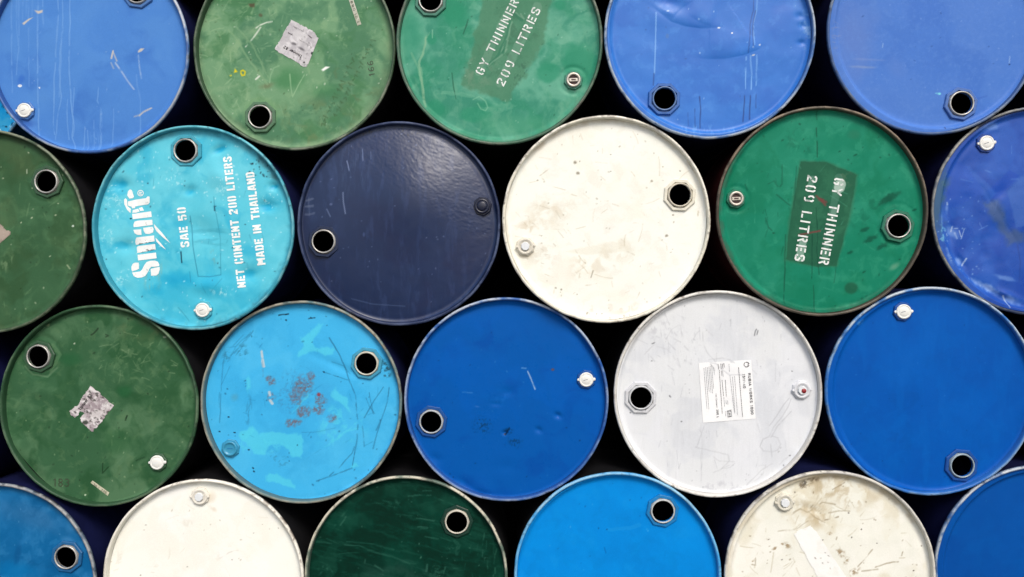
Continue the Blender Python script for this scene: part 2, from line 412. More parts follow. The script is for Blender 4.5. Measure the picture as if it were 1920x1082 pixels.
# ------------------------------------------------------------------ drum builder
PXD = {'A': (163, 95, 193), 'B': (551, 90, 191), 'C': (936, 77, 194.5), 'D': (1331, 63, 199), 'E': (1752, 57, 198),
       'F': (-28, 434, 193), 'G': (360, 427, 193), 'H': (747, 419, 191.5), 'I': (1136.5, 412, 195.5), 'J': (1541.5, 395.5, 198.5), 'K': (1945, 394, 196),
       'L': (184.5, 763, 190), 'M': (563, 757, 190.5), 'N': (950, 751, 191.5), 'O': (1345, 740, 195), 'P': (1746, 734, 197),
       'Q': (-8, 1096, 191), 'R': (380, 1086, 191), 'S': (760, 1083, 191.5), 'T': (1157.5, 1076, 194.5), 'U': (1557, 1078, 199), 'V': (1952, 1068, 196)}
# slight in-and-out stagger of the drums (from their sizes in the photo)
STAG = dict(zip('ABCDEFGHIJKLMNOPQRSTUV', [.011, -.027, -.004, .028, .001, .024, .009, -.023, .005, .02, -.022, -.011, -.02, -.025, -.003, .003, .014, -.002, -.011, .005, .037, -.01]))
FRONT = {k: WALL - max(-.014, min(.014, STAG[k] * .6)) for k in PXD}
CEN = {k: px2w(PXD[k][0], PXD[k][1], FRONT[k]) for k in PXD}
CEN['W'] = np.array([-1.875, WALL + .24, .70]); FRONT['W'] = WALL + .24
for _ in range(60):                                            # settle: touching drums do not cut into each other
    ks = list(CEN)
    for i, a in enumerate(ks):
        for b in ks[i + 1:]:
            d = CEN[b] - CEN[a]; d[1] = 0; n = np.linalg.norm(d)
            if 1e-6 < n < 2 * .2921:
                CEN[a] = CEN[a] - d / n * (2 * .2921 - n) * .5; CEN[b] = CEN[b] + d / n * (2 * .2921 - n) * .5

class Drum:
    def __init__(s, key, label, base, body, name='steel_drum'):
        s.key = key; s.c = CEN[key]; s.base = base
        s.root = bpy.data.objects.new(name, None); C.objects.link(s.root)
        s.root.empty_display_size = .05
        s.root.location = (s.c[0], s.c[1] + DEEP / 2, s.c[2] - .2921)
        s.root['label'] = label; s.root['category'] = 'drum'; s.root['group'] = 'steel drums stacked on their sides'
        s.off = np.array([0, -DEEP / 2, .2921])                 # root to the middle of the rim's front
        cx, cy = w2px(s.c); s.R = F_PX * RAD / s.c[1]; s.cx, s.cy = float(cx), float(cy)
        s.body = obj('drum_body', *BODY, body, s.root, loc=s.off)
        P = s.c + np.stack([DISC[:, 0], np.full(len(DISC), HEAD_Y), DISC[:, 1]], -1)
        X, Y = w2px(P)
        s.p = Paint(X, Y, s.cx, s.cy, s.R, base)
        s.gloss = False; s.dents = []; s.holes = []; s.dome = .003; s.wav = .0016; s.wsc = 95; s.seed = ord(key)
    # heights toward the viewer, metres
    def height(s, X, Y):
        r = np.hypot(X - s.cx, Y - s.cy) / s.R
        rr = r * RAD
        h = s.dome * (1 - (rr / R_HEAD) ** 2) + .0085 * np.clip((rr - .2675) / (R_HEAD - .2675), 0, 1.05) ** 2.4
        fall = 1 - sstep(.88, .95, r)
        h = h + fall * (fbm(X, Y, s.wsc, 3, s.seed * 7, .45) - .5) * 2 * s.wav
        for d in s.dents: h = h + d(X, Y) * fall
        return h
    def dent(s, cx, cy, rx, ry, ang, depth):
        ca, sa = math.cos(math.radians(ang)), math.sin(math.radians(ang))
        s.dents.append(lambda X, Y: -depth * np.exp(-(((X - cx) * ca + (Y - cy) * sa) / rx) ** 2 - ((-(X - cx) * sa + (Y - cy) * ca) / ry) ** 2))
    def crease(s, pts, depth, wa):
        """one-sided fold along a curve: the sheet kinks there, swells on the upper side and eases out"""
        def f(X, Y):
            d = np.full(X.shape, 1e9); side = np.zeros(X.shape); al = np.zeros(X.shape); n = len(pts) - 1
            for i, ((x0, y0), (x1, y1)) in enumerate(zip(pts[:-1], pts[1:])):
                dx, dy = x1 - x0, y1 - y0; t = np.clip(((X - x0) * dx + (Y - y0) * dy) / (dx * dx + dy * dy), 0, 1)
                q = np.hypot(X - x0 - t * dx, Y - y0 - t * dy); sg = np.sign((X - x0) * dy - (Y - y0) * dx)
                u = q < d; d = np.where(u, q, d); side = np.where(u, sg, side); al = np.where(u, (i + t) / n, al)
            q = np.clip(d / wa, 0, 12)
            return np.where(side > 0, depth * q * np.exp(1 - q), 0) * sstep(0, .3, al) * (1 - sstep(.7, 1, al))
        s.dents.append(f)
    def loc(s, px, py, lift):
        px = np.asarray(px, float); py = np.asarray(py, float)
        w = px2w(px, py, s.c[1] + HEAD_Y); h = s.height(px, py)
        w = w * ((s.c[1] + HEAD_Y - h - lift) / w[..., 1])[..., None]
        return w - s.c + s.off
    def decal(s, name, vf, m, lift=.0007, parent=None):
        v = np.array(vf[0]); L = s.loc(v[:, 0], v[:, 1], lift)
        return obj(name, L, vf[1], m, parent or s.root)
    def bung(s, px, py, ang=0, ring=M_STEEL, fl=None, dish=None):
        """large threaded opening: octagon flange, neck ring, dark hole"""
        q = s.loc(px, py, 0); s.holes.append((px, py))
        fl = [x * (.95 if min(s.base) > 180 else .86) for x in (fl or s.base)]; ph = math.radians(ang)
        o8 = lathe([(.0485, .003), (.0475, -.0045), (.0455, -.0062), (.0385, -.0062), (.0375, -.002)], 8, ph)
        f = obj('bung_flange', *o8, paint_mat(fl), s.root, False, q)
        v, fc = lathe([(.0390, .001), (.0355, -.0020), (.0345, -.0060), (.0336, -.0102), (.0323, -.0112), (.0303, -.0106), (.0296, -.0088), (.0300, -.0070), (.0335, -.0010), (.0345, .006)], 56)
        rg = obj('neck_ring', v, fc, ring, f)
        return f
    def plug(s, px, py, kind, ang=0, fl=None):
        q = s.loc(px, py, 0); fl = [x * (.96 if min(s.base) > 180 else .88) for x in (fl or s.base)]; ph = math.radians(ang)
        o8 = lathe([(.0285, .003), (.0275, -.0045), (.0255, -.0060), (.0205, -.0060), (.0195, -.004)], 8, ph + .2, True)
        f = obj('plug_flange', *o8, paint_mat(fl), s.root, False, q)
        if kind == 'cap':
            v = lathe([(.0205, -.004), (.0205, -.0092), (.0195, -.0104), (.0165, -.0104), (.0158, -.0098), (.0145, -.0098), (.0138, -.0103), (.004, -.0107), (.0005, -.0107)], 40, 0, True)
            c = obj('plug_cap', *v, M_CAP, f)
            for k, rr in ((0, .0045), (math.pi, .0038)):
                a = ph + k; x, z = math.cos(a) * .0222, math.sin(a) * .0222
                tb = lathe([(rr, -.0055), (rr, -.0080), (rr * .7, -.0087), (rr * .15, -.0087)], 14, 0, True)
                obj('pull_tab', *shift(tb, x, 0, z), M_CAP, c)
            a = ph + .25; dx, dz = math.cos(a), math.sin(a)
            sv = [(dx * u - dz * w, -.0109, dz * u + dx * w) for u, w in ((-.009, -.0009), (.004, -.0009), (.004, .0009), (-.009, .0009))]
            obj('moulded_mark', sv, [(0, 1, 2, 3)], M_BUTTON if s.key in 'L' else M_GREYINK, c, False)
        elif kind == 'slot':
            v = lathe([(.0205, -.004), (.0205, -.0098), (.019, -.0112), (.0150, -.0112), (.0138, -.0095), (.0135, -.0045)], 36)
            c = obj('plug_ring', *v, M_DULL, f)
            d = lathe([(.0137, -.0052), (.0005, -.0052)], 30, 0, True); obj('plug_recess', *d, M_DARK, c)
            sv = [];
            for u, w in ((-.0125, -.0045), (.0125, -.0045), (.0125, .0045), (-.0125, .0045)):
                x, z = u * math.cos(ph) - w * math.sin(ph), u * math.sin(ph) + w * math.cos(ph); sv.append((x, z))
            V = [(x, -.0052, z) for x, z in sv] + [(x * .94, -.0092, z * .94) for x, z in sv]
            obj('cross_bar', V, [(4, 5, 6, 7), (0, 1, 5, 4), (1, 2, 6, 5), (2, 3, 7, 6), (3, 0, 4, 7)], M_DULL, c, False)
            sv2 = [(x * .5, -.0096, z * .42) for x, z in sv]
            obj('bar_groove', sv2, [(0, 1, 2, 3)], M_DARK, c, False)
        elif kind == 'painted':
            v = lathe([(.0215, -.004), (.0215, -.0090), (.0200, -.0108), (.0160, -.0112), (.0150, -.0100), (.0140, -.0100), (.0130, -.0124), (.0100, -.0136), (.0005, -.0138)] if s.key == 'H' else [(.0215, -.004), (.0215, -.0095), (.0200, -.0112), (.0165, -.0112), (.0150, -.0088), (.0120, -.0080), (.0005, -.0080)], 36, 0, True)
            c = obj('plug_cap', *v, paint_mat(fl, .35), f)
            if s.key == 'M':
                a = ph; dx, dz = math.cos(a), math.sin(a)
                sv = [(dx * u - dz * w, -.0084, dz * u + dx * w) for u, w in ((-.008, -.001), (.008, -.001), (.008, .001), (-.008, .001))]
                obj('moulded_mark', sv, [(0, 1, 2, 3)], paint_mat((20, 110, 170)), c, False)
        else:
            v = lathe([(.0235, -.0050), (.0230, -.0085), (.0215, -.0095), (.0165, -.0095), (.0155, -.0075), (.012, -.0075)], 32)
            c = obj('plug_collar', *v, paint_mat(fl, .4), f)
            v = lathe([(.0125, -.0070), (.0123, -.0125), (.0112, -.0138), (.0005, -.0138)], 8, .3, True)
            obj('plug_cap', *v, M_BUTTON, c, False)
            for k in (0, math.pi):
                a = ph + k; tb = lathe([(.0035, -.0055), (.0035, -.0095), (.0025, -.0103), (.0004, -.0103)], 12, 0, True)
                obj('pull_tab', *shift(tb, math.cos(a) * .0245, 0, math.sin(a) * .0245), paint_mat(fl, .4), c)
            if kind == 'red':
                v = lathe([(.0068, -.0136), (.0066, -.0150), (.0005, -.0152)], 16, 0, True); obj('red_insert', *shift(v, .003, 0, -.001), M_RED, c)
        return f
    def head(s):
        p = s.p; H = s.height(p.X, p.Y)
        co = np.stack([DISC[:, 0], HEAD_Y - H, DISC[:, 1]], -1) + s.off
        q = DQ
        for hx, hy in s.holes:
            bad = np.hypot(p.X - hx, p.Y - hy) * (s.c[1] / F_PX) < .0318
            q = q[~bad[q].all(1)]
        o = grid_mesh('drum_head', co, q, M_GLOSS if s.gloss == 2 else M_SATIN if s.gloss else M_HEAD, s.root)
        set_attr(o.data, p.col, p.rough)
        return o
    def rim(s, base, wear=(150, 150, 145), amt=.5, chip=(40, 38, 36), camt=.25, fine=9, top=None):
        n = 512
        prof = RIM_PROF; v, f = lathe(prof, n)
        v = np.array(v); a = np.arctan2(v[:, 2], v[:, 0]); w = np.repeat(np.linspace(0, 1, len(prof)), n)
        rng = np.random.RandomState(s.seed)
        U = np.cos(a) * 200; V = np.sin(a) * 200; k2 = 1 + (w - .5) * .10
        N1 = fbm(U, V, 70, 3, s.seed); N2 = fbm(U * k2, V * k2, 26, 4, s.seed + 5); N3 = fbm(U * k2 + 50, V * k2, fine * 2.2, 4, s.seed + 9); N4 = fbm(U * k2, V * k2 + 70, 7, 2, s.seed + 19)
        dx = (fbm(U, V, 55, 3, s.seed + 3) - .5) * .0026                       # a rim that is not a perfect circle
        rr = np.hypot(v[:, 0], v[:, 2]); k = (rr + dx * (rr > .2815)) / rr; v[:, 0] *= k; v[:, 2] *= k
        v[:, 1] += (fbm(U, V, 30, 3, s.seed + 4) - .5) * .0028 * ((w > .15) & (w < .95))
        p = Paint(v[:, 0], v[:, 2], 0, 0, 1, base)
        bead = np.exp(-((w - .52) / .22) ** 2); outer = np.exp(-((w - .78) / .16) ** 2)
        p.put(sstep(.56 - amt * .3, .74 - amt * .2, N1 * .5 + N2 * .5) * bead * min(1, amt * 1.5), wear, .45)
        if top is not None: p.put(sstep(-.2, .75, np.sin(a)) * sstep(.25, .55, N2) * bead * .9, top, .45)  # upper arc tinted lighter: sunlit brightness put into the rim colour
        p.put(sstep(.72 - camt * .3, .80 - camt * .3, N3) * np.clip(outer + .25 * bead, 0, 1) * .8, chip, .7)
        p.put(sstep(.74, .82, N4) * bead * .5, chip, .7)
        o = obj('drum_rim', v + s.off, f, M_RIM, s.root)
        set_attr(o.data, p.col, p.rough)
        return o
    def paper(s, quad, base, fn=None, keep=None, n=44, m=44, lift=.0009, name='paper_label'):
        """a stuck-on label: bilinear grid between four corners, torn where keep says so"""
        u, w = np.meshgrid(np.linspace(0, 1, n), np.linspace(0, 1, m)); u = u.ravel(); w = w.ravel()
        q = np.array(quad, float)
        P = (q[0] * ((1 - u) * (1 - w))[:, None] + q[1] * (u * (1 - w))[:, None] + q[2] * (u * w)[:, None] + q[3] * ((1 - u) * w)[:, None])
        p = Paint(P[:, 0], P[:, 1], *q.mean(0), 50, base); p.rough[:] = .75; p.u, p.w = u, w
        if fn: fn(p)
        i = np.arange(n * m).reshape(m, n); f = np.stack([i[:-1, :-1], i[1:, :-1], i[1:, 1:], i[:-1, 1:]], -1).reshape(-1, 4)
        if keep is not None:
            k = keep(P[:, 0], P[:, 1]); f = f[k[f].all(1)]
        curl = (fbm(P[:, 0], P[:, 1], 14, 3, 5) - .4) * .0008
        o = grid_mesh(name, s.loc(P[:, 0], P[:, 1], lift + np.clip(curl, 0, 1)), f, M_PAPER, s.root)
        set_attr(o.data, p.col, p.rough)
        return o
    def write(s, font, txt, p0, p1, h, thick, m=M_STENCIL, name='stencil_lettering', lift=.0007, parent=None, gap=.12):
        """one mesh per word along the baseline"""
        adv = lambda t: sum(font[c][0] + gap for c in t)
        tot = adv(txt) - gap; x = 0
        at = lambda q: (p0[0] + (p1[0] - p0[0]) * q / tot, p0[1] + (p1[1] - p0[1]) * q / tot)
        for wd in txt.split(' '):
            L = adv(wd) - gap
            s.decal(name, text_px(font, wd, at(x), at(x + L), h, thick, gap), m, lift, parent)
            x += L + gap + font[' '][0] + gap

def Z(x0, y0, k, pts):
    """points read off an enlarged crop"""
    return [(x0 + a / k, y0 + b / k) for a, b in pts]
# ------------------------------------------------------------------ the place: ground and an added black backing that darkens the gaps
GROUND_Z = -1.347 - .2921
def ground():
    m, t, b = mat('pale yard concrete')
    n = noise_node(t, 3, 8); t.links.new(coords(t), n.inputs['Vector'])
    r = t.nodes.new('ShaderNodeValToRGB'); r.color_ramp.elements[0].color = (.09, .085, .08, 1); r.color_ramp.elements[1].color = (.16, .155, .145, 1)
    t.links.new(n.outputs[0], r.inputs[0]); t.links.new(r.outputs[0], b.inputs['Base Color']); b.inputs['Roughness'].default_value = .9
    o = obj('ground', [(-120, -120, GROUND_Z), (120, -120, GROUND_Z), (120, 120, GROUND_Z), (-120, 120, GROUND_Z)], [(0, 1, 2, 3)], m, None, False)
    o['kind'] = 'structure'
ground()
def added_gap_backing():  # added near-black slab behind the drums, keeps sky out of the gaps
    m, t, b = mat('added black backing')
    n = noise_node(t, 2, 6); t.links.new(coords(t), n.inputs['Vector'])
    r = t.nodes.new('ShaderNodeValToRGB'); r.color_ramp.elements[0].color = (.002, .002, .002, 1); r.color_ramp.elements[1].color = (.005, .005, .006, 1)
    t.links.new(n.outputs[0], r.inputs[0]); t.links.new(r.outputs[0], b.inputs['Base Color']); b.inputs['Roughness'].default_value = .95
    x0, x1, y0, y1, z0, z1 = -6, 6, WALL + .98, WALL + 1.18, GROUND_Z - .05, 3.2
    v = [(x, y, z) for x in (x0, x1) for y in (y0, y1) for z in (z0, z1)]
    o = obj('added_backing', v, [(0, 1, 3, 2), (4, 6, 7, 5), (0, 4, 5, 1), (2, 3, 7, 6), (0, 2, 6, 4), (1, 5, 7, 3)], m, None, False)
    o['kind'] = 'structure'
added_gap_backing()

# ------------------------------------------------------------------ the drums, row by row
def drum_A():
    d = Drum('A', 'blue drum with thin pale drip streaks and a white cap, at the upper left corner', (78, 134, 209), B_NAVY); p = d.p
    p.mottle((88, 144, 214), 90, .4, .7, .6); p.mottle((58, 108, 190), 70, .5, .75, .5); p.mottle((92, 146, 214), 18, .55, .75, .22)
    L = (122, 168, 226)
    for pts, a in (([(21, -80), (22, 120), (24, 175)], .5), ([(33, -80), (36, 60), (35, 90), (31, 140)], .5), ([(30, -80), (31, 40), (34, 85)], .4), ([(42, -60), (43, 38)], .4), ([(50, -60), (50, 30)], .4),
                   ([(54, -40), (55, 150), (56, 162)], .45), ([(63, -80), (60, 30)], .4), ([(72, -80), (71, 55), (72, 200), (73, 268)], .75), ([(82, -80), (81, 25), (83, 55), (75, 63)], .6), ([(108, -90), (110, 25), (106, 95), (103, 150), (102, 190), (100, 240), (103, 252)], .75),
                   ([(118, -90), (118, 60), (112, 130), (116, 180), (108, 225), (104, 262)], .65), ([(117, 60), (114, 150), (112, 182)], .5), ([(131, -80), (132, 60), (130, 110), (133, 150), (134, 190), (138, 225), (136, 258), (143, 281)], .85),
                   ([(140, 165), (138, 210), (140, 235), (137, 255)], .6), ([(127, 186), (127, 230), (130, 262)], .6), ([(186, 165), (184, 190), (190, 205), (188, 240), (190, 268), (189, 284)], .6), ([(191, 210), (190, 260), (187, 284)], .5),
                   ([(214, 205), (213, 240), (210, 275)], .55), ([(177, 225), (177, 284)], .5), ([(159, 238), (157, 284)], .65), ([(164, 245), (166, 284)], .5), ([(172, 255), (181, 262)], .5), ([(256, 140), (258, 160), (264, 190), (263, 252)], .5), ([(201, 165), (200, 175)], .3)):
        p.line(pts, 1.5, L, a * .85, wob=1.2, brk=.3)
    p.mottle(L, 8, .5, .75, .5, st=(.4, 6), region=p.reg(176, 262, 16, 22, 0, .6)); p.blob(62, 238, 14, 26, 0, (98, 150, 215), .4, .8)
    tan = (205, 196, 186)
    p.poly(Z(0, 0, 3.423, [(222, 66), (250, 72), (276, 64), (274, 82), (246, 90), (236, 80)]), tan, .95); p.poly(Z(0, 0, 3.423, [(145, 150), (185, 122), (214, 112), (180, 138), (155, 162)]), tan, .95)
    p.poly(Z(0, 0, 3.423, [(888, 328), (905, 312), (928, 312), (912, 330), (890, 340)]), tan, .95)
    p.line([(213, 96), (211, 104), (210, 110)], 2.4, tan, .9); p.line([(213, 98), (220, 115)], 1.6, tan, .8); p.line([(209, 118), (214, 129)], 1.5, tan, .6); p.line([(217, 118), (229, 135), (240, 152), (252, 168)], 1.7, (190, 200, 220), .85, brk=.4)
    p.line([(260, 104), (262, 125), (266, 148)], 1.5, (175, 195, 225), .7, brk=.35); p.line([(284, 203), (270, 210), (262, 217)], 2.2, tan, .85); p.line([(252, 219), (262, 216)], 1.6, tan, .6)
    p.blob(38, 161, 4.5, 3, 0, (250, 252, 250), 1, .3, .1); p.blob(75, 165, 1.6, 1.6, 0, (240, 245, 250), 1, .3, 0); p.blob(40, 150, 9, 16, 20, (52, 104, 196), .6, .7)
    p.blob(49, 232, 24, 10, 0, (56, 98, 180), .6, .8); p.specks(24, (140, 170, 215), .6, 1.3, .6)
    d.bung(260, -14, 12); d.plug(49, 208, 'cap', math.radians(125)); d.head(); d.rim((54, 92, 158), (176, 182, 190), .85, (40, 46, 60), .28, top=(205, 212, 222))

def drum_B():
    d = Drum('B', 'sage green drum with a torn square white paper label and yellow flecks', (82, 130, 98), B_BLACK); p = d.p
    p.mottle((124, 166, 126), 60, .40, .64, .8); p.mottle((70, 122, 80), 50, .52, .7, .7); p.mottle((150, 180, 140), 26, .55, .72, .5, region=p.reg(440, 95, 95, 150, 0, .8)); p.mottle((108, 132, 92), 40, .5, .7, .7, region=p.reg(590, 240, 180, 70, 0, .7))
    p.mottle((142, 178, 136), 12, .6, .74, .4); p.mottle((96, 116, 80), 16, .58, .75, .5, region=p.reg(660, 190, 90, 100, 0, .8))
    p.blob(545, 150, 45, 30, 10, (72, 132, 86), .75, .8); p.blob(610, 170, 50, 22, 0, (70, 128, 84), .6, .8); p.blob(500, 162, 20, 9, -15, (112, 124, 92), .8, .8)
    p.scratches(60, (158, 190, 150), (8, 34), (0, 180), 1.2, .5, cx=440, cy=90, rx=80, ry=120, curve=1); p.scratches(50, (150, 184, 146), (8, 30), (0, 180), 1.1, .4, curve=1)
    wht = (225, 232, 218)
    p.line([(511, 41), (500, 43), (488, 48), (481, 53)], 2, wht, .8, brk=.3); p.line([(489, 52), (484, 60), (478, 68), (470, 78), (461, 88)], 2, wht, .75, brk=.34)
    p.poly([(603, 131), (611, 125), (619, 126), (611, 131), (606, 134)], (248, 250, 245), 1); p.line([(480, 149), (487, 143)], 2.6, wht, .9)
    p.line([(544, 140), (546, 165), (549, 182), (560, 160), (571, 141)], 1.8, (160, 195, 155), .6, brk=.25); p.line([(506, 155), (508, 142), (514, 128), (524, 124)], 2.2, (150, 190, 150), .5)
    p.line([(430, 55), (460, 100), (500, 158)], 3.5, (132, 170, 128), .6, wob=3); p.line([(446, 50), (478, 95), (506, 150)], 2.5, (132, 170, 128), .5, wob=3)
    p.poly([(439, 137), (441, 129), (446, 135)], (222, 205, 40), 1); p.line([(452, 134), (456, 132), (460, 135), (459, 141), (454, 142), (452, 137)], 2.2, (222, 205, 40), .9); p.blob(433, 142, 2.5, 2, 0, (205, 200, 60), .8, .4)
    p.poly([(466, 8), (478, 8), (478, 14), (470, 15)], (88, 74, 56), .8, nz=2); p.blob(489, 29, 5, 4, 30, (90, 84, 62), .7, .5)
    # pressed-in characters down the right side, marker number
    for x0, y0, x1, y1, n in ((603, 236, 668, 96, 17), (628, 218, 702, 70, 18)):
        for k in range(n):
            t = k / n; x, y = x0 + (x1 - x0) * t, y0 + (y1 - y0) * t; rg = random.Random(k * 7 + n)
            p.line([(x, y), (x + rg.uniform(-4, 5), y - rg.uniform(2, 6)), (x + rg.uniform(2, 7), y + rg.uniform(-3, 4))], 1.3, (64, 92, 62), .6, brk=.3)
    p.edge((92, 112, 84), .86, .99, .5); p.edge((150, 176, 140), .9, .97, .5, 200, 330); p.specks(50, (210, 220, 200), .6, 1.4, .7); p.specks(40, (60, 80, 55), .6, 1.5, .6)
    p.blob(489, 213, 37, 36, 0, (118, 160, 116), .55, .25, .06)
    d.wav = .0022; d.bung(489, 220, 22, M_STEEL, (92, 136, 100))
    def lab(q):
        q.mottle((172, 168, 174), 16, .45, .7, .7); q.mottle((232, 230, 232), 9, .55, .7, .8); q.blob(551, 82, 8, 4, 15, (95, 92, 96), .8, .8); q.blob(566, 92, 12, 4, 28, (92, 90, 94), .8, .8); q.blob(526, 70, 4, 8, 30, (205, 160, 160), .5, .8); q.specks(16, (90, 90, 90), .5, 1.2, .7, 555, 82, 30, 34)
        q.blob(585, 100, 2.5, 3.5, 0, (30, 36, 34), 1, .3); q.blob(570, 117, 2, 2, 0, (40, 44, 42), 1, .3); q.mottle((90, 110, 96), 5, .55, .7, .8, region=q.reg(572, 125, 10, 5, 20, .4))
    poly = [(546, 36), (590, 59), (594, 68), (601, 74), (594, 93), (575, 127), (566, 126), (558, 118), (514, 93)]
    P = d.paper([(546, 36), (601, 62), (574, 130), (514, 93)], (208, 206, 208), lab, lambda x, y: inside(x + (fbm(x, y, 6, 2, 3) - .5) * 2.5, y + (fbm(x, y, 6, 2, 9) - .5) * 2.5, poly), 60, 60)
    k = lambda pts: Z(500, 20, 9.017, pts)
    a, b = k([(608, 758), (303, 588)]); d.write(PL, 'Thinner 82', a, b, 5.4, .18, M_INK, 'label_lettering', .0018, P)
    for (x0, y0, x1, y1, tx) in ((770, 610, 540, 475, 3), (620, 345, 440, 250, 3), (440, 410, 360, 360, 2), (760, 450, 700, 405, 2)):
        V, Fc = [], []
        (ax, ay), (bx, by) = k([(x0, y0), (x1, y1)]); rg = random.Random(x0); n = 12
        for j in range(n):
            u = j / n; h = 2.2
            v, f = strip([(ax + (bx - ax) * u, ay + (by - ay) * u), (ax + (bx - ax) * (u + .045) - rg.uniform(-.3, .3) * h, ay + (by - ay) * (u + .045) + rg.uniform(.4, 1) * h)], .8, 9)
            o = len(V); V += v; Fc += [tuple(i + o for i in q) for q in f]
        d.decal('small_print', (V, Fc), M_FADEINK, .0018, P)
    T = d.paper([(646, -24), (654, -27), (677.5, 45.5), (670, 48)], (205, 205, 190), lambda q: q.mottle((165, 170, 150), 10, .5, .7, .7), None, 6, 40, name='tape_strip')
    d.write(PL, '1.21.0883.29', (674.5, 42), (653, -22), 4.2, .15, M_MARKER, 'strip_lettering', .0018, T)
    d.write(PL, '166', (703, 142), (699, 113), 11, .11, M_MARKER, 'marker_number')
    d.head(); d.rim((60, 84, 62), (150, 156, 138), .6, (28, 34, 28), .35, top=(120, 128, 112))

def drum_C():
    d = Drum('C', 'teal green drum with faded white stencilled lettering slanting upward and a small metal plug', (62, 142, 117), B_GREEN); p = d.p
    p.mottle((106, 174, 148), 70, .38, .62, .85); p.mottle((46, 138, 104), 55, .5, .7, .6); p.mottle((120, 180, 152), 22, .56, .75, .45); p.mottle((110, 172, 142), 14, .6, .75, .35, st=(1, 2))
    for x, y, rx, ry in ((809, 73, 12, 14), (1028, 137, 26, 24), (817, 203, 20, 18), (890, 215, 34, 16), (1085, 120, 40, 50), (850, 20, 26, 22), (1050, 10, 12, 12), (912, 120, 20, 8), (858, 32, 28, 26)):
        p.blob(x, y, rx, ry, 0, (46, 142, 108), .7, .4, .25)
    p.blob(770, 60, 30, 60, 0, (44, 140, 108), .5, .7)
    p.blob(960, 235, 90, 26, 0, (88, 164, 130), .5, .7)
    dk = (80, 132, 102)
    p.poly([(918, -60), (1060, -60), (1030, 20), (1021, 76), (985, 140), (948, 193), (905, 178), (864, 158), (887, 85)], dk, .8, 4, 7, 14); p.mottle((64, 110, 86), 12, .5, .7, .6, region=p.reg(950, 80, 60, 130, 30, .6)); p.mottle((120, 150, 126), 16, .5, .7, .6, region=p.reg(900, 130, 45, 60, 30, .7))
    for pts in (Z(700, 0, 3.423, [(760, 400), (800, 360), (850, 250), (880, 150)]), Z(700, 0, 3.423, [(720, 430), (790, 380), (840, 330)]), Z(700, 0, 3.423, [(830, 340), (850, 270)]), Z(700, 0, 3.423, [(930, 100), (950, 130), (900, 90)])):
        p.line(pts, 5, (52, 118, 90), .6, wob=2); p.line([(x + 4, y - 3) for x, y in pts], 2.5, (140, 176, 150), .5, wob=2)
    p.line(Z(700, 0, 3.423, [(365, 210), (340, 250), (325, 320), (300, 400), (300, 480), (320, 560), (325, 640), (335, 690)]), 3, (140, 184, 150), .7, wob=2.5, brk=.3); p.line(Z(700, 0, 3.423, [(250, 340), (290, 440), (305, 500)]), 4, (120, 176, 142), .5, wob=3); p.line(Z(700, 0, 3.423, [(300, 440), (315, 560), (320, 620)]), 5, (132, 180, 146), .5, wob=3)
    p.line(Z(700, 0, 3.423, [(615, 105), (600, 160), (578, 220)]), 1.4, (34, 84, 66), .8, brk=.3); p.line(Z(700, 0, 3.423, [(505, 470), (515, 560), (532, 640)]), 1.4, (36, 92, 70), .7, brk=.3); p.line(Z(700, 0, 3.423, [(380, 195), (380, 245)]), 1.6, (150, 200, 170), .6)
    p.line(Z(700, 0, 3.423, [(640, 640), (680, 620), (720, 650), (735, 690), (720, 712), (690, 700), (670, 665)]), 1.8, (130, 190, 158), .6); p.line(Z(700, 0, 3.423, [(450, 600), (560, 605), (640, 615)]), 5, (118, 180, 150), .4, wob=4)
    p.mottle((50, 90, 74), 3.5, .52, .7, .55, region=p.reg(975, 140, 14, 42, 28, .7)); p.specks(40, (40, 90, 70), .6, 1.4, .6); p.specks(30, (170, 210, 190), .6, 1.3, .6); p.edge((90, 130, 104), .93, 1, .4)
    # soft overspray round the lettering
    for a, b in (((898, 135), (970, -8)), ((938, 157), (1008, 14))): p.line([a, b], 15, (150, 180, 162), .28, wob=3)
    d.wav = .0026; d.dent(912, 118, 30, 14, -58, .003); d.dent(968, 40, 16, 26, 30, .0025); d.dent(1075, 140, 30, 26, 0, .0015)
    d.dents.append(lambda X, Y: -.0022 * np.exp(-((np.hypot(X - 1075, Y - 151) - 25) / 4) ** 2))
    d.bung(808, 2, 18, M_STEEL); d.plug(1075, 151, 'slot', .35); 
    d.write(ST, 'GY THINNER', (904.5, 143), (974, 3), 16, .155, M_FADED, gap=.1); d.write(ST, '209 LITRES', (944, 164), (1015, 18), 16.5, .155, M_FADED, gap=.12)
    d.head(); d.rim((74, 108, 88), (126, 124, 112), .6, (40, 40, 36), .3, top=(110, 120, 108))

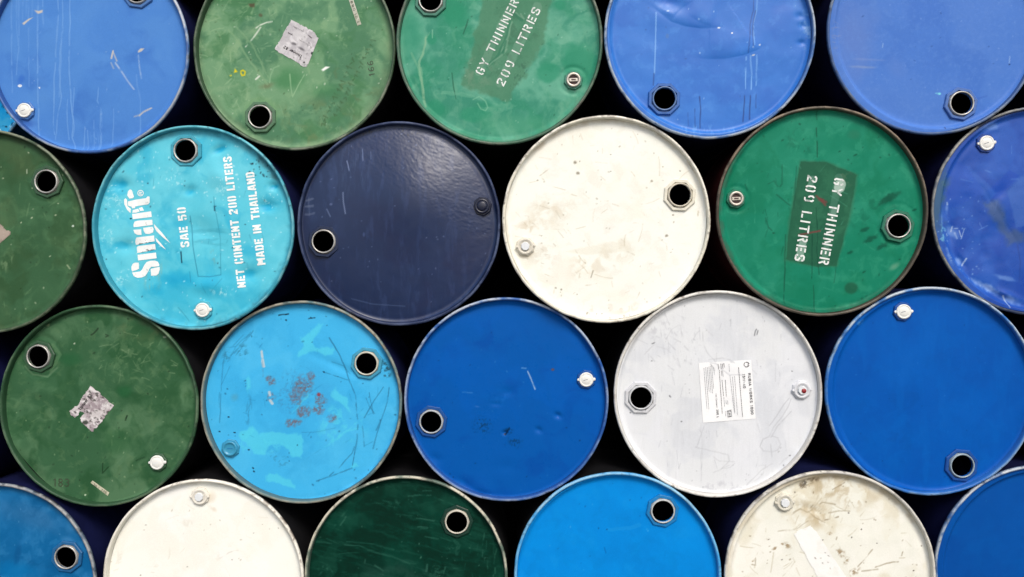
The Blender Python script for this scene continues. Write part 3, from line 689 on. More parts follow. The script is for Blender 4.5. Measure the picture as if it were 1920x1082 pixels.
def drum_D():
    d = Drum('D', 'bright blue drum with sharp curved dents and an open bung hole, in the top row', (44, 114, 204), B_NAVY); p = d.p
    p.mottle((62, 132, 220), 80, .42, .7, .55); p.mottle((36, 102, 196), 60, .52, .72, .5); p.mottle((92, 156, 230), 14, .58, .75, .25)
    p.blob(1250, 0, 26, 12, 10, (34, 98, 196), .55, .7); p.blob(1400, 90, 44, 24, -30, (46, 122, 218), .5, .8)  # dark blob at the top paints in the dent's shading
    Lc = (128, 178, 240); Dk = (24, 62, 130)
    p.line([(1230, 24), (1229, 80), (1227, 138)], 1.6, Lc, .85); p.line([(1226, 138), (1225, 160)], 1.5, Dk, .7)
    for pts, c, a in (([(1414, -20), (1412, 20), (1406, 45), (1404, 80), (1402, 100)], Dk, .7), ([(1420, -20), (1418, 22), (1412, 45), (1414, 85)], Lc, .7), ([(1416, 20), (1411, 50), (1411, 90)], Dk, .6), ([(1399, 108), (1398, 140), (1397, 166)], Lc, .8), ([(1406, 104), (1409, 140), (1408, 168)], Lc, .8), ([(1418, 104), (1418, 160)], Lc, .7),
                      ([(1396, 180), (1394, 205), (1393, 228)], Dk, .8), ([(1407, 180), (1405, 224)], Dk, .75), ([(1418, 178), (1417, 202)], Dk, .5), ([(1311, 182), (1313, 205), (1312, 240)], Dk, .8), ([(1303, 205), (1303, 238)], Dk, .55), ([(1290, 212), (1291, 236)], Dk, .3)):
        p.line(pts, 1.5, c, a, wob=1, brk=.25)
    p.blob(1412, 104, 4, 2, -20, (190, 196, 205), .9, .4); p.blob(1347, 53, 3, 1.8, 0, (225, 232, 240), 1, .4); p.blob(1372, 63, 2, 2, 0, (235, 240, 245), 1, .4); p.blob(1424, 85, 1.8, 1.8, 0, (200, 215, 240), 1, .4); p.blob(1251, 68, 3.5, 5, 0, (70, 120, 190), .8, .5); p.blob(1252, 21, 3, 2, 0, (190, 210, 240), .9, .4)
    p.mottle((110, 168, 236), 9, .5, .7, .45, st=(.6, 2.4), region=p.reg(1330, 246, 130, 16, 0, .6)); p.mottle((150, 180, 225), 8, .5, .7, .6, region=p.reg(1512, 55, 16, 50, -5, .7))
    p.specks(24, (30, 80, 150), .6, 1.4, .6); p.specks(16, (190, 210, 240), .6, 1.2, .7); p.edge((140, 174, 226), .93, .99, .35, 300, 40)
    d.gloss = 1; d.wav = .0026; d.wsc = 80
    d.crease(Z(1080, 0, 3.423, [(470, 20), (520, 70), (610, 140), (700, 170), (800, 184), (900, 180), (1000, 165)]), .0026, 17)
    d.crease(Z(1080, 0, 3.423, [(740, 370), (850, 380), (960, 378), (1080, 355), (1170, 320), (1240, 250)]), .0030, 22)
    d.crease(Z(1080, 0, 3.423, [(620, 130), (640, 95), (690, 45), (770, 0)]), .0022, 15); d.crease(Z(1080, 0, 3.423, [(700, 90), (800, 150), (880, 178)]), .0012, 14)
    d.dent(1255, 5, 26, 18, 10, .010); d.dent(1506, 48, 8, 6, 0, .004); d.dent(1505, 80, 9, 5, 0, .004); d.dent(1500, 30, 9, 6, 0, .003)
    d.bung(1245, 186, 20, paint_mat((96, 128, 176), .3)); d.head(); d.rim((72, 112, 172), (182, 190, 198), .85, (52, 60, 78), .3, top=(170, 182, 200))

def drum_E():
    d = Drum('E', 'hazy periwinkle blue drum with one open bung hole, at the upper right corner', (76, 124, 206), B_NAVY); p = d.p
    p.mottle((92, 134, 208), 120, .4, .7, .5); p.mottle((66, 112, 196), 80, .5, .72, .4); p.blob(1600, 70, 60, 110, 0, (104, 130, 196), .5, .9); p.mottle((104, 146, 214), 5, .5, .8, .3)
    p.blob(1620, 126, 38, 4, 3, (140, 160, 200), .55, .8, .5); p.blob(1625, 112, 40, 3, 3, (130, 152, 204), .35, .8, .5); p.blob(1680, 126, 30, 30, 0, (96, 132, 204), .4, .8)
    p.mottle((150, 150, 180), 6, .5, .7, .5, st=(1.6, .6), region=p.reg(1566, 70, 14, 50, 0, .7)); p.mottle((96, 138, 212), 10, .56, .74, .15, st=(.7, 3))
    p.blob(1761, 176, 3.6, 2.4, 0, (130, 220, 235), 1, .4, .1); p.line([(1754, 175), (1760, 176)], 1.2, (130, 220, 235), .8); p.line([(1893, 106), (1892, 118)], 1.2, (160, 190, 230), .7); p.blob(1892.5, 121, 2, 2, 0, (30, 50, 100), .9, .4); p.line([(1655, 82), (1654, 89)], 1.3, (160, 190, 230), .6); p.blob(1714, 114, 4, 1.6, 15, (56, 92, 170), .7, .5); p.blob(1769, 241, 2, 2.4, 0, (50, 70, 120), .8, .4)
    p.line([(1830, 186), (1850, 180)], 2, (64, 104, 190), .6); p.specks(40, (130, 164, 220), .5, 1.1, .6); p.specks(14, (40, 70, 130), .5, 1.2, .6)
    d.wav = .001; d.bung(1800, 195, 10, M_STEEL); d.head(); d.rim((66, 96, 148), (132, 138, 142), .6, (44, 50, 62), .3, top=(150, 158, 168))

def drum_F():
    d = Drum('F', 'dark green drum beside the lettered cyan drum, a corner of brown paper on it', (58, 96, 66), B_BLACK); p = d.p
    d.wav = .0022; d.dents.append(lambda X, Y: -.0015 * np.exp(-((np.hypot(X - 88, Y - 342) - 36) / 4) ** 2))
    p.mottle((84, 124, 88), 60, .44, .68, .7); p.mottle((50, 82, 52), 45, .5, .7, .7); p.mottle((98, 132, 92), 20, .58, .75, .4); p.mottle((74, 92, 60), 90, .45, .7, .5)
    p.scratches(26, (120, 150, 110), (8, 26), (20, 160), 1.2, .5); p.mottle((120, 148, 110), 10, .5, .66, .6, st=(.6, 2), region=p.reg(14, 488, 14, 30, 20, .6)); p.specks(40, (190, 200, 170), .6, 1.6, .8); p.specks(30, (36, 50, 34), .6, 1.6, .6)
    p.line([(51, 318), (51, 325)], 1.6, (170, 185, 160), .8); p.line([(126, 497), (131, 504)], 1.6, (170, 185, 150), .8); p.blob(137, 424, 2, 2, 0, (200, 215, 200), 1, .3)
    p.edge((70, 84, 62), .9, 1, .5); p.edge((48, 60, 40), .88, .97, .45, 20, 100)
    def lab(q): q.mottle((140, 126, 116), 9, .45, .7, .8); q.mottle((200, 190, 180), 7, .58, .7, .7)
    poly = [(-70, 440), (-40, 400), (0, 417), (12, 430), (20, 434), (20, 440), (8, 452), (-20, 476), (-50, 470)]
    d.paper([(-70, 396), (24, 396), (24, 478), (-70, 478)], (172, 158, 146), lab, lambda x, y: inside(x + (fbm(x, y, 7, 2, 3) - .5) * 3, y + (fbm(x, y, 7, 2, 9) - .5) * 3, poly))
    d.bung(90, 341, 0, M_STEEL); d.head(); d.rim((62, 82, 60), (128, 134, 112), .6, (34, 38, 30), .35, top=(126, 132, 112))

def drum_G():
    d = Drum('G', 'cyan drum covered with white stencilled lettering, with a white cap at its bottom', (88, 200, 222), B_NAVY); p = d.p
    p.mottle((112, 212, 230), 60, .42, .66, .6); p.mottle((44, 176, 212), 45, .5, .7, .6); p.blob(360, 545, 150, 60, 0, (54, 188, 222), .5, .8)
    dk = (20, 166, 208)
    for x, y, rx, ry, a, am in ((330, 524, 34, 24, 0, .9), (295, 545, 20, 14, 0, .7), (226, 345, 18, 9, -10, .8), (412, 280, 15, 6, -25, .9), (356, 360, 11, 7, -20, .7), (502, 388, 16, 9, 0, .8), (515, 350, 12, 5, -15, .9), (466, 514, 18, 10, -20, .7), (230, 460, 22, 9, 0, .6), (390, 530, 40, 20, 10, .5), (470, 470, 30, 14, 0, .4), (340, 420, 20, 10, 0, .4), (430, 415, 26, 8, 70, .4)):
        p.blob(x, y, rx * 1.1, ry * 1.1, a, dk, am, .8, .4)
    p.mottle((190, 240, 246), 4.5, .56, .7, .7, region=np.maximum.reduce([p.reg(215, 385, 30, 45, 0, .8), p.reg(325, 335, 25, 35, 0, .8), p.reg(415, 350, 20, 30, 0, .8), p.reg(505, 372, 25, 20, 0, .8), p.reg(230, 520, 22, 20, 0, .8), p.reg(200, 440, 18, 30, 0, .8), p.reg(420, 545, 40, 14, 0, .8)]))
    p.specks(160, (205, 245, 250), .6, 1.6, .7); p.specks(30, (20, 60, 80), .6, 1.5, .8)
    tl = (20, 110, 140)
    p.line(Z(140, 210, 2.515, [(545, 490), (560, 640), (585, 775), (640, 777), (692, 768)]), 1.2, tl, .6); p.line(Z(140, 210, 2.515, [(692, 768), (688, 600), (660, 430), (658, 400)]), 1.1, tl, .4); p.line(Z(140, 210, 2.515, [(503, 660), (508, 710)]), 2, (10, 60, 80), .9); p.line(Z(140, 210, 2.515, [(660, 445), (662, 465)]), 2, (20, 70, 90), .8)
    p.blob(267 / 2.515 + 140, 503 / 2.515 + 210, 2.5, 1.8, 0, (10, 20, 30), 1, .3, 0); p.blob(278, 344, 1.8, 1.8, 0, (20, 60, 80), 1, .3, 0); p.blob(270.5, 296, 3, 1, 0, (40, 90, 110), .6, .5)
    p.mottle((60, 160, 182), 12, .5, .64, .5, st=(3, .7), region=p.reg(390, 440, 50, 40, 0, .7)); p.mottle((120, 170, 170), 6, .5, .66, .6, region=p.reg(403, 480, 14, 20, 0, .6)); p.mottle((140, 170, 160), 8, .5, .7, .5, st=(.6, 3), region=p.reg(290, 520, 22, 40, 10, .7))
    p.edge((50, 78, 84), .87, 1, .8, 15, 62, .07); p.edge((60, 100, 110), .9, 1, .7, 110, 150, .07); p.edge((40, 120, 140), .91, 1, .7); p.edge((24, 60, 70), .9, .98, .8, 196, 215); p.edge((60, 90, 95), .93, 1, .6, 225, 330, .06); p.specks(26, (16, 40, 50), .7, 2.2, .9, 185, 485, 10, 22); p.specks(20, (16, 40, 50), .7, 2, .8, 490, 315, 26, 18)
    p.scratches(20, (30, 120, 150), (10, 40), (40, 140), 1, .5)
    d.gloss = 1; d.wav = .0034; d.wsc = 62
    for x, y, rx, ry, a, dp in ((412, 280, 15, 8, -25, .004), (356, 358, 12, 9, -20, .003), (515, 349, 12, 8, 0, .004), (500, 386, 18, 10, 0, .004), (378, 432, 30, 20, 20, .004), (225, 346, 18, 12, 0, .004), (235, 462, 20, 12, 0, .003), (470, 515, 20, 14, 0, .004), (395, 535, 30, 14, 0, -.003), (410, 330, 26, 18, 40, -.003)): d.dent(x, y, rx, ry, a, dp * 2)
    k = lambda pts: Z(220, 340, 5.693, pts)
    word = [[(157, 974), (200, 968), (245, 962), (265, 940), (288, 895), (312, 862), (350, 848), (400, 846), (432, 858), (447, 885), (447, 906), (395, 912), (362, 912), (345, 930), (325, 970), (300, 1008), (262, 1026), (215, 1030), (178, 1015)],
            [(150, 912), (165, 880), (190, 868), (228, 868), (232, 932), (210, 945), (160, 962), (151, 945)], [(355, 935), (400, 922), (452, 915), (452, 945), (440, 985), (415, 1005), (360, 1008), (357, 965)],
            [(215, 785), (412, 760), (420, 822), (222, 845)], [(208, 705), (220, 692), (403, 668), (410, 728), (245, 748), (240, 762), (212, 765)], [(195, 620), (205, 600), (392, 578), (398, 640), (235, 655), (228, 675), (200, 678), (192, 650)],
            [(275, 497), (375, 485), (388, 510), (382, 545), (340, 562), (300, 560), (282, 530)], [(170, 518), (255, 512), (258, 572), (215, 572), (185, 555)], [(172, 460), (185, 430), (215, 420), (372, 410), (380, 465), (225, 485), (175, 490)],
            [(158, 350), (360, 320), (368, 380), (165, 405)], [(160, 335), (165, 306), (222, 292), (238, 322), (200, 335)], [(228, 285), (265, 275), (285, 312), (245, 318)],
            [(115, 215), (200, 195), (305, 180), (325, 160), (345, 165), (345, 225), (330, 245), (225, 262), (190, 270), (190, 285), (160, 290), (150, 270), (118, 262), (112, 240)],
            [(135, 85), (155, 95), (178, 165), (165, 180), (130, 185), (105, 150), (115, 105)], [(70, 198), (85, 180), (103, 195), (108, 265), (145, 295), (140, 340), (105, 305), (75, 245)]]
    d.decal('logo_lettering', polys_px([k(w) for w in word]), M_STENCIL)
    d.decal('logo_stroke', polys_px([k([(390, 455), (480, 552), (565, 660), (490, 602), (415, 530), (397, 492)])]), M_STENCIL); d.decal('logo_stroke', polys_px([k([(407, 600), (460, 656), (520, 730), (462, 690), (415, 640)])]), M_STENCIL)
    ring = [(248 + 30 * math.cos(a), 126 + 30 * math.sin(a)) for a in np.linspace(0, 6.283, 22)]
    d.decal('trademark_sign', merge(strip(k(ring), 1.4, 3), text_px(PL, 'R', *k([(266, 144), (266, 108)]), 5.6, .2)), M_STENCIL)
    d.write(ST, 'SAE 50', (355, 463), (347.5, 388), 15.5, .23, gap=.1); d.write(ST, 'NET CONTENT 200 LITERS', (461, 538), (433.5, 293), 15.5, .23, gap=.12); d.write(ST, 'MADE IN THAILAND', (498, 496), (476, 322), 15.5, .23, gap=.12)
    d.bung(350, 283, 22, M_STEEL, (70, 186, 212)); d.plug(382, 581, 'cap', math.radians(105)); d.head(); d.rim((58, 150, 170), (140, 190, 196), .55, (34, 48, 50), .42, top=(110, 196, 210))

def drum_H():
    d = Drum('H', 'glossy dark navy drum with a navy plug and a wrinkled shine at its upper right', (16, 38, 78), B_BLACK); p = d.p
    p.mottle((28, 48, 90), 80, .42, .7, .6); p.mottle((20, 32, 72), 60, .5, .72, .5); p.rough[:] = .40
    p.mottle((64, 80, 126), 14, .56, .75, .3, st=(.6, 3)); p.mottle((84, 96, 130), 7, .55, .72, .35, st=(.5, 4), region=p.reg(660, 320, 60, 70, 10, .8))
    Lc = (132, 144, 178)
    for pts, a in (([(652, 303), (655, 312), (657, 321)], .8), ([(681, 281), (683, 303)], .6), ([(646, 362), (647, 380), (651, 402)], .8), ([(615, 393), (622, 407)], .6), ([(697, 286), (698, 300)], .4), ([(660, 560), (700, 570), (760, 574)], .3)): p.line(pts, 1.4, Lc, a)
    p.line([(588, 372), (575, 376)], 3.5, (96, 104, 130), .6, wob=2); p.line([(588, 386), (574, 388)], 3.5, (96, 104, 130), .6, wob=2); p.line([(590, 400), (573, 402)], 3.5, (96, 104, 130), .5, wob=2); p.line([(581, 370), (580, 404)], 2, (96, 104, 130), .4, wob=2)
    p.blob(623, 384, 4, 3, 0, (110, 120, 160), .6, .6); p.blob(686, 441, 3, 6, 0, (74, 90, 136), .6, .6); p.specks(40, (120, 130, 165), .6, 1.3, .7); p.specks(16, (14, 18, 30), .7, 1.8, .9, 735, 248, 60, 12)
    p.edge((128, 120, 124), .9, 1, .28, 20, 130, .04); p.edge((150, 150, 160), .94, 1, .3, 285, 330)
    d.gloss = 2; d.dome = .028; d.wav = .0012; d.dent(790, 368, 84, 84, 0, -.021)
    rg = lambda X, Y: sstep(0, 40, (X - 690) * .55 - (Y - 330) * .9 + 10) * sstep(.2, .4, np.hypot(X - 747, Y - 419) / 191)
    d.dents.append(lambda X, Y: rg(X, Y) * (fbm(X * .85 + Y * .45, (Y * .85 - X * .45) * 1.9, 6.5, 3, 77) - .5) * .0010)
    d.dents.append(lambda X, Y: (fbm(X * .6, Y, 12, 2, 78) - .5) * .0006 * sstep(830, 900, X) * sstep(390, 440, Y))
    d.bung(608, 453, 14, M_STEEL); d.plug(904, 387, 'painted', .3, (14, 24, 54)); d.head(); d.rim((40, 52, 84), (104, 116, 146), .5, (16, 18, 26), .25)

def drum_I():
    d = Drum('I', 'cream drum with faint brown stains and an open bung hole, right of navy drum', (250, 252, 242), B_BLACK); p = d.p
    p.mottle((252, 252, 244), 60, .4, .6, .7); p.mottle((246, 242, 226), 55, .5, .7, .5)
    st = (222, 210, 186)
    p.mottle(st, 26, .42, .68, .6, region=p.reg(1040, 390, 70, 40, -25, .7)); p.mottle((226, 216, 194), 22, .42, .68, .6, region=p.reg(1120, 488, 82, 34, -22, .6)); p.mottle(st, 16, .45, .65, .7, region=p.reg(1000, 425, 40, 14, 0, .7)); p.mottle((226, 218, 200), 12, .46, .66, .6, region=p.reg(1020, 480, 50, 40, 0, .8)); p.mottle((228, 220, 204), 14, .5, .66, .6, region=p.reg(1150, 580, 90, 18, 0, .6)); p.mottle((236, 233, 220), 20, .56, .72, .35)
    p.poly([(1060, 472), (1150, 452), (1190, 470), (1100, 478)], (236, 232, 214), .5, 2, 2)
    gr = (128, 120, 100)
    for x, y, r in ((1078, 305, 4), (1083, 325, 3.5), (1145, 290, 1.6), (1250, 442, 3.5), (1262, 403, 2), (1275, 321, 1.8), (1042, 540, 2.4), (1082, 552, 1.5), (1145, 322, 1.4), (1052, 543, 2), (1222, 340, 3), (1008, 338, 1.6), (1087, 303, 1.6)): p.blob(x, y, r * 1.2, r, 20, gr, .75, .6, .4, 5)
    p.blob(1309, 400, 2, 8, 5, (200, 192, 170), .8, .5); p.line([(1020, 338), (1012, 330), (1030, 316)], 1.2, (190, 180, 160), .6, brk=.4); p.line([(1212, 352), (1224, 336)], 2.5, (200, 192, 172), .7, brk=.4); p.line([(1108, 520), (1112, 508)], 1.4, gr, .6)
    p.scratches(60, (205, 196, 172), (8, 36), (0, 180), 1.1, .6, curve=1); p.scratches(20, (180, 170, 150), (6, 20), (0, 60), 1, .5, cx=1010, cy=440, rx=50, ry=60); p.specks(50, (150, 140, 118), .5, 1.3, .6)
    p.edge((206, 190, 164), .92, .99, .8, 20, 150, .03); p.edge((150, 120, 92), .955, .99, .6, 15, 75, .03); p.edge((216, 206, 184), .93, 1, .7, 150, 240); p.specks(26, (120, 112, 96), .6, 2, .7, 1120, 594, 70, 8); p.blob(985, 476, 16, 10, 0, (190, 176, 150), .5, .7)  # upper edges: brown rust tone with the rim's shade painted in
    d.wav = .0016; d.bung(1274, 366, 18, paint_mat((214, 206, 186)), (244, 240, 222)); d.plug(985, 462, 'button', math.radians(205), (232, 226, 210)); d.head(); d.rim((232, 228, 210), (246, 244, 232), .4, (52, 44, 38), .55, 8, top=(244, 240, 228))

def drum_J():
    d = Drum('J', 'green drum with upside-down stencilled lettering on a dark painted rectangle', (20, 126, 97), B_RED); p = d.p
    p.mottle((44, 142, 114), 80, .42, .68, .6); p.mottle((16, 118, 86), 55, .5, .7, .6); p.mottle((62, 156, 124), 20, .58, .75, .4); p.mottle((14, 96, 74), 12, .6, .74, .5, region=np.maximum(p.reg(1500, 262, 60, 30, 20, .7), p.reg(1640, 400, 80, 60, 0, .8)))
    pr = [(1500, 303), (1549, 304), (1606, 328), (1598, 375), (1588, 419), (1578, 460), (1568, 498), (1533, 501), (1473, 487), (1479, 430), (1490, 360)]
    p.poly([(x + (x - 1540) * .06, y + (y - 402) * .02) for x, y in pr], (58, 112, 84), .5, 3, 2.5); p.poly(pr, (36, 94, 70), .95, 1.4, 1.5); p.mottle((54, 118, 88), 20, .45, .7, .5, region=p.reg(1540, 400, 60, 100, 12, .3)); p.mottle((90, 120, 96), 10, .55, .7, .5, region=p.reg(1585, 330, 24, 26, 0, .7))
    for a, b, w, am in (((1572, 334), (1560, 400), 14, .16), ((1575, 345), (1573, 352), 19, .75), ((1565, 392), (1560, 408), 10, .3), ((1544, 490), (1550, 460), 12, .25), ((1506, 455), (1497, 484), 14, .55), ((1522, 335), (1518, 350), 10, .3)): p.line([a, b], w, (200, 215, 205), am, wob=2)
    dk = (14, 66, 50)
    for pts, a in (([(1531, 206), (1532, 225)], .6), ([(1531, 240), (1532, 295)], .85), ([(1466, 180 + 130), (1466, 345), (1462, 350)], .6), ([(1523, 440), (1521, 480), (1522, 525)], .9), ([(1530, 390), (1532, 440), (1531, 470), (1536, 515)], .8), ([(1473, 440), (1471, 490), (1470, 570)], .75), ([(1525, 535), (1526, 590)], .8), ([(1568, 500), (1564, 530)], .5), ([(1492, 312), (1491, 350), (1488, 390)], .5), ([(1455, 365), (1470, 376), (1482, 386)], .8), ([(1435, 408), (1440, 425), (1446, 432)], .7), ([(1440, 345), (1452, 340), (1458, 350)], .6)): p.line(pts, 1.4, dk, a * .7, wob=1.3, brk=.25)
    rd = (128, 62, 62)
    p.blob(1541, 376, 11, 6, 30, rd, .65, .6, .5, 8); p.line([(1530, 368), (1540, 374), (1546, 384)], 4, rd, .6, wob=2); p.line([(1497, 440), (1515, 437), (1537, 433)], 3, rd, .75, wob=1)
    p.blob(1596, 540, 15, 13, 0, (30, 84, 62), .7, .4, .12); p.blob(1677, 500, 18, 8, -35, (128, 168, 140), .6, .9); p.blob(1600, 575, 40, 10, 0, (70, 156, 122), .6, .8); p.blob(1600, 252, 16, 12, 0, (40, 118, 92), .6, .6)
    for x, y, r in ((1467, 263, 3), (1506, 261, 2), (1574, 284, 2.4), (1603, 291, 4), (1714, 394, 4), (1622, 430, 9), (1632, 448, 12), (1652, 462, 10), (1594, 473, 6), (1660, 376, 14), (1670, 370, 16), (1620, 510, 4)): p.blob(x, y, r * 1.4, r * .6, -25, (12, 84, 64), .8, .6, .4, 6)
    p.scratches(30, (90, 170, 140), (10, 40), (0, 180), 1, .35); p.scratches(14, (12, 80, 60), (6, 22), (60, 130), 1.2, .6, cx=1440, cy=400, rx=50, ry=90); p.specks(40, (12, 70, 54), .6, 1.6, .7)
    p.edge((14, 84, 62), .9, .98, .6, 230, 320, .05); p.edge((80, 96, 80), .94, 1, .5); p.blob(1440, 480, 40, 20, 0, (24, 128, 96), .6, .8)
    d.wav = .002; d.dents.append(lambda X, Y: -.0018 * np.exp(-((np.hypot(X - 1380, Y - 373) - 24) / 4) ** 2)); d.dents.append(lambda X, Y: -.0014 * np.exp(-((np.hypot(X - 1682, Y - 420) - 38) / 5) ** 2))
    d.bung(1682, 424, 8, M_STEEL); d.plug(1379, 373, 'slot', 1.2)
    d.write(ST, 'GY THINNER', (1565, 332), (1534.5, 495), 19, .165, M_FADED, gap=.12); d.write(ST, '209 LITRES', (1514.5, 327), (1489, 489), 19, .165, M_FADED, gap=.14)
    d.head(); d.rim((76, 70, 60), (118, 108, 94), .5, (44, 36, 30), .3, top=(142, 126, 106))

def drum_K():
    d = Drum('K', 'battered blue drum with scuffed crumpled edge and a white cap, cut by the right edge', (26, 76, 170), B_NAVY); p = d.p
    p.mottle((44, 98, 192), 70, .42, .68, .7); p.mottle((22, 70, 168), 55, .5, .7, .7); p.rough[:] = .3
    k = lambda pts: Z(1620, 180, 2.577, pts)
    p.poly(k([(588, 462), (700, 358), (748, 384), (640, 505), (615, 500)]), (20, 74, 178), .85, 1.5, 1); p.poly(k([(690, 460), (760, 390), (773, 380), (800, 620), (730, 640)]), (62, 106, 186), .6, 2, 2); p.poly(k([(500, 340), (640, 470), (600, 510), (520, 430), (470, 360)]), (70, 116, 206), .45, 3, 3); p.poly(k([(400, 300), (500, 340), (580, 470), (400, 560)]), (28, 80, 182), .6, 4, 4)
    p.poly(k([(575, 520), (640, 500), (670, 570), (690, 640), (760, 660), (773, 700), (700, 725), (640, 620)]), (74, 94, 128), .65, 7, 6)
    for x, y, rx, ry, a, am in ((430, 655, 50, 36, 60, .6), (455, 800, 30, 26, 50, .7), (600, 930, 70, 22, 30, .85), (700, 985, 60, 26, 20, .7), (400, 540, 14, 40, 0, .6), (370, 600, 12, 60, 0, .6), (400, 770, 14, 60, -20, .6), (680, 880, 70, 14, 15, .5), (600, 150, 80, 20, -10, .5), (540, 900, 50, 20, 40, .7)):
        q = k([(x, y)])[0]; p.blob(q[0], q[1], rx / 2.577, ry / 2.577, a, (140, 172, 232), am, .9, .55, 14)  # pale blotches are painted-in reflections along the crumpled edge
    p.edge((60, 96, 110), .9, .99, .7, 150, 200, .08); p.mottle((70, 110, 120), 6, .5, .66, .7, region=p.reg(1768, 350, 10, 40, 0, .7)); p.mottle((120, 190, 220), 5, .55, .66, .7, region=p.reg(1765, 440, 10, 40, 10, .7))
    wt = (226, 234, 244)
    for a, b, w in (((400, 515), (405, 540), 2), ((430, 630), (425, 655), 2), ((440, 660), (450, 690), 1.5), ((460, 650), (470, 680), 1.5), ((495, 785), (475, 820), 3), ((668, 965), (695, 1022), 2.6), ((455, 640), (440, 640), 1.4), ((400, 665), (404, 676), 1.6), ((470, 690), (485, 640), 1.3)): p.line(k([a, b]), w * .7, wt, .6, brk=.3)
    p.line(k([(740, 720), (752, 800), (748, 900)]), 1.3, (22, 60, 140), .7, brk=.3); p.specks(50, (150, 180, 230), .6, 1.4, .7, 1800, 460, 60, 100); p.scratches(30, (110, 150, 220), (8, 30), (0, 180), 1.1, .6)
    d.gloss = 1; d.wav = .0036; d.wsc = 60
    for x, y, rx, ry, a, dp in ((600, 940, 40, 12, 30, .006), (690, 960, 40, 10, 20, -.005), (420, 660, 16, 40, 10, .006), (460, 800, 30, 14, 50, .005), (640, 480, 50, 20, -40, .003), (560, 170, 40, 16, -30, -.006)): q = k([(x, y)])[0]; d.dent(q[0], q[1], rx / 1.8, ry / 1.8, a, dp)
    d.crease(k([(500, 340), (600, 490), (700, 640), (773, 760)]), .0022, 22)
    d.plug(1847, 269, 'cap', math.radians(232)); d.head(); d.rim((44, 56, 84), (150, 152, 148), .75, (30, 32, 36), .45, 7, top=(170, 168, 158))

def drum_L():
    d = Drum('L', 'dark green drum with a ragged silvery label at its centre and a white cap', (56, 97, 66), B_BLACK); p = d.p
    p.mottle((92, 128, 94), 55, .44, .68, .7); p.mottle((40, 82, 50), 50, .5, .7, .7); p.mottle((110, 140, 102), 18, .58, .74, .45, region=p.reg(250, 680, 90, 60, 20, .8)); p.mottle((96, 126, 88), 14, .6, .75, .35); p.mottle((76, 96, 62), 30, .5, .7, .6, region=p.reg(260, 610, 90, 40, 15, .8))
    k = lambda pts: Z(0, 550, 2.575, pts)
    p.blob(235, 733, 22, 14, 0, (34, 92, 54), .7, .8); p.blob(130, 672, 34, 18, 0, (38, 92, 56), .7, .8); p.blob(220, 830, 44, 34, 0, (38, 86, 50), .5, .8)
    p.scratches(50, (136, 160, 122), (8, 30), (0, 180), 1.1, .45, cx=260, cy=675, rx=80, ry=50, curve=1.2); p.scratches(30, (110, 140, 100), (8, 30), (0, 180), 1.1, .4)
    p.line(k([(120, 350), (160, 390), (230, 405), (275, 360)]), 3, (110, 140, 108), .5, wob=2); p.line(k([(255, 250), (290, 300), (250, 370)]), 5, (104, 138, 100), .4, wob=3)
    p.line(k([(440, 200), (450, 195), (475, 170)]), 2.5, (36, 54, 38), .7, wob=2); p.line(k([(510, 200), (525, 205), (510, 212)]), 1.8, (36, 54, 38), .7, wob=1); p.line(k([(615, 590), (608, 612)]), 1.8, (20, 36, 24), .9); p.line(k([(498, 820), (496, 868), (525, 838)]), 1.6, (28, 56, 34), .8); p.line(k([(700, 790), (660, 806)]), 2.2, (34, 66, 42), .7, wob=1)
    p.blob(310, 632, 6, 3, 0, (200, 205, 190), .8, .5, .6, 5); p.blob(90, 609, 5, 4, 40, (140, 158, 120), .8, .5, .5, 5); p.blob(160, 928, 2.4, 1.6, 0, (200, 220, 190), .9, .4); p.blob(140, 644, 2, 1.5, 0, (190, 205, 180), .9, .4); p.specks(40, (30, 44, 30), .6, 1.8, .6); p.specks(30, (170, 190, 150), .6, 1.2, .6)
    p.edge((60, 72, 50), .88, .97, .6, 15, 80, .06); p.edge((70, 86, 62), .92, 1, .4)
    d.wav = .0034; d.wsc = 75
    d.dent(60, 880, 40, 12, 55, .006); d.dent(42, 850, 12, 40, -35, -.004); d.dent(300, 640, 30, 16, 30, .004); d.dent(80, 735, 40, 14, 10, -.003)
    d.dents.append(lambda X, Y: -.0018 * np.exp(-((np.hypot(X - 76, Y - 668) - 38) / 4.5) ** 2))
    def lab(q):
        q.mottle((150, 136, 142), 9, .44, .66, .85); q.mottle((232, 228, 228), 7, .54, .66, .9); q.mottle((70, 66, 64), 5, .62, .7, .9); q.blob(176, 722, 14, 9, 45, (186, 160, 168), .6, .8); q.specks(30, (50, 50, 48), .5, 1.5, .8, 180, 765, 30, 40); q.blob(160, 792, 6, 4, 0, (60, 66, 58), .9, .5)
    poly = k([(436, 442), (455, 458), (470, 468), (520, 515), (555, 540), (510, 600), (450, 670), (425, 655), (388, 622), (385, 600), (404, 580), (388, 572), (362, 606), (345, 590), (330, 570), (372, 540)])
    P = d.paper([(116, 720), (220, 720), (220, 814), (116, 814)], (204, 198, 198), lab, lambda x, y: inside(x + (fbm(x, y, 6, 2, 3) - .5) * 4, y + (fbm(x, y, 6, 2, 9) - .5) * 4, poly), 80, 80)
    a, b = k([(388, 566), (444, 492)]); d.write(PL, 'Thinner 82', a, b, 5.6, .19, M_INK, 'label_lettering', .0018, P)
    T = d.paper(k([(437, 915), (447, 904), (528, 962), (520, 978)]), (206, 204, 178), lambda q: q.mottle((150, 152, 126), 7, .5, .66, .7), None, 30, 8, name='tape_strip')
    a, b = k([(448, 925), (512, 968)]); d.write(PL, '30.1 225', a, b, 3.6, .17, M_MARKER, 'strip_lettering', .0018, T)
    a, b = k([(256, 932), (334, 934)]); d.write(PL, '183', a, b, 15, .1, M_MARKER, 'marker_number')
    d.bung(75, 668, 6, M_STEEL); d.plug(297, 866, 'cap', math.radians(45)); d.head(); d.rim((46, 80, 54), (110, 128, 102), .5, (26, 34, 26), .3)

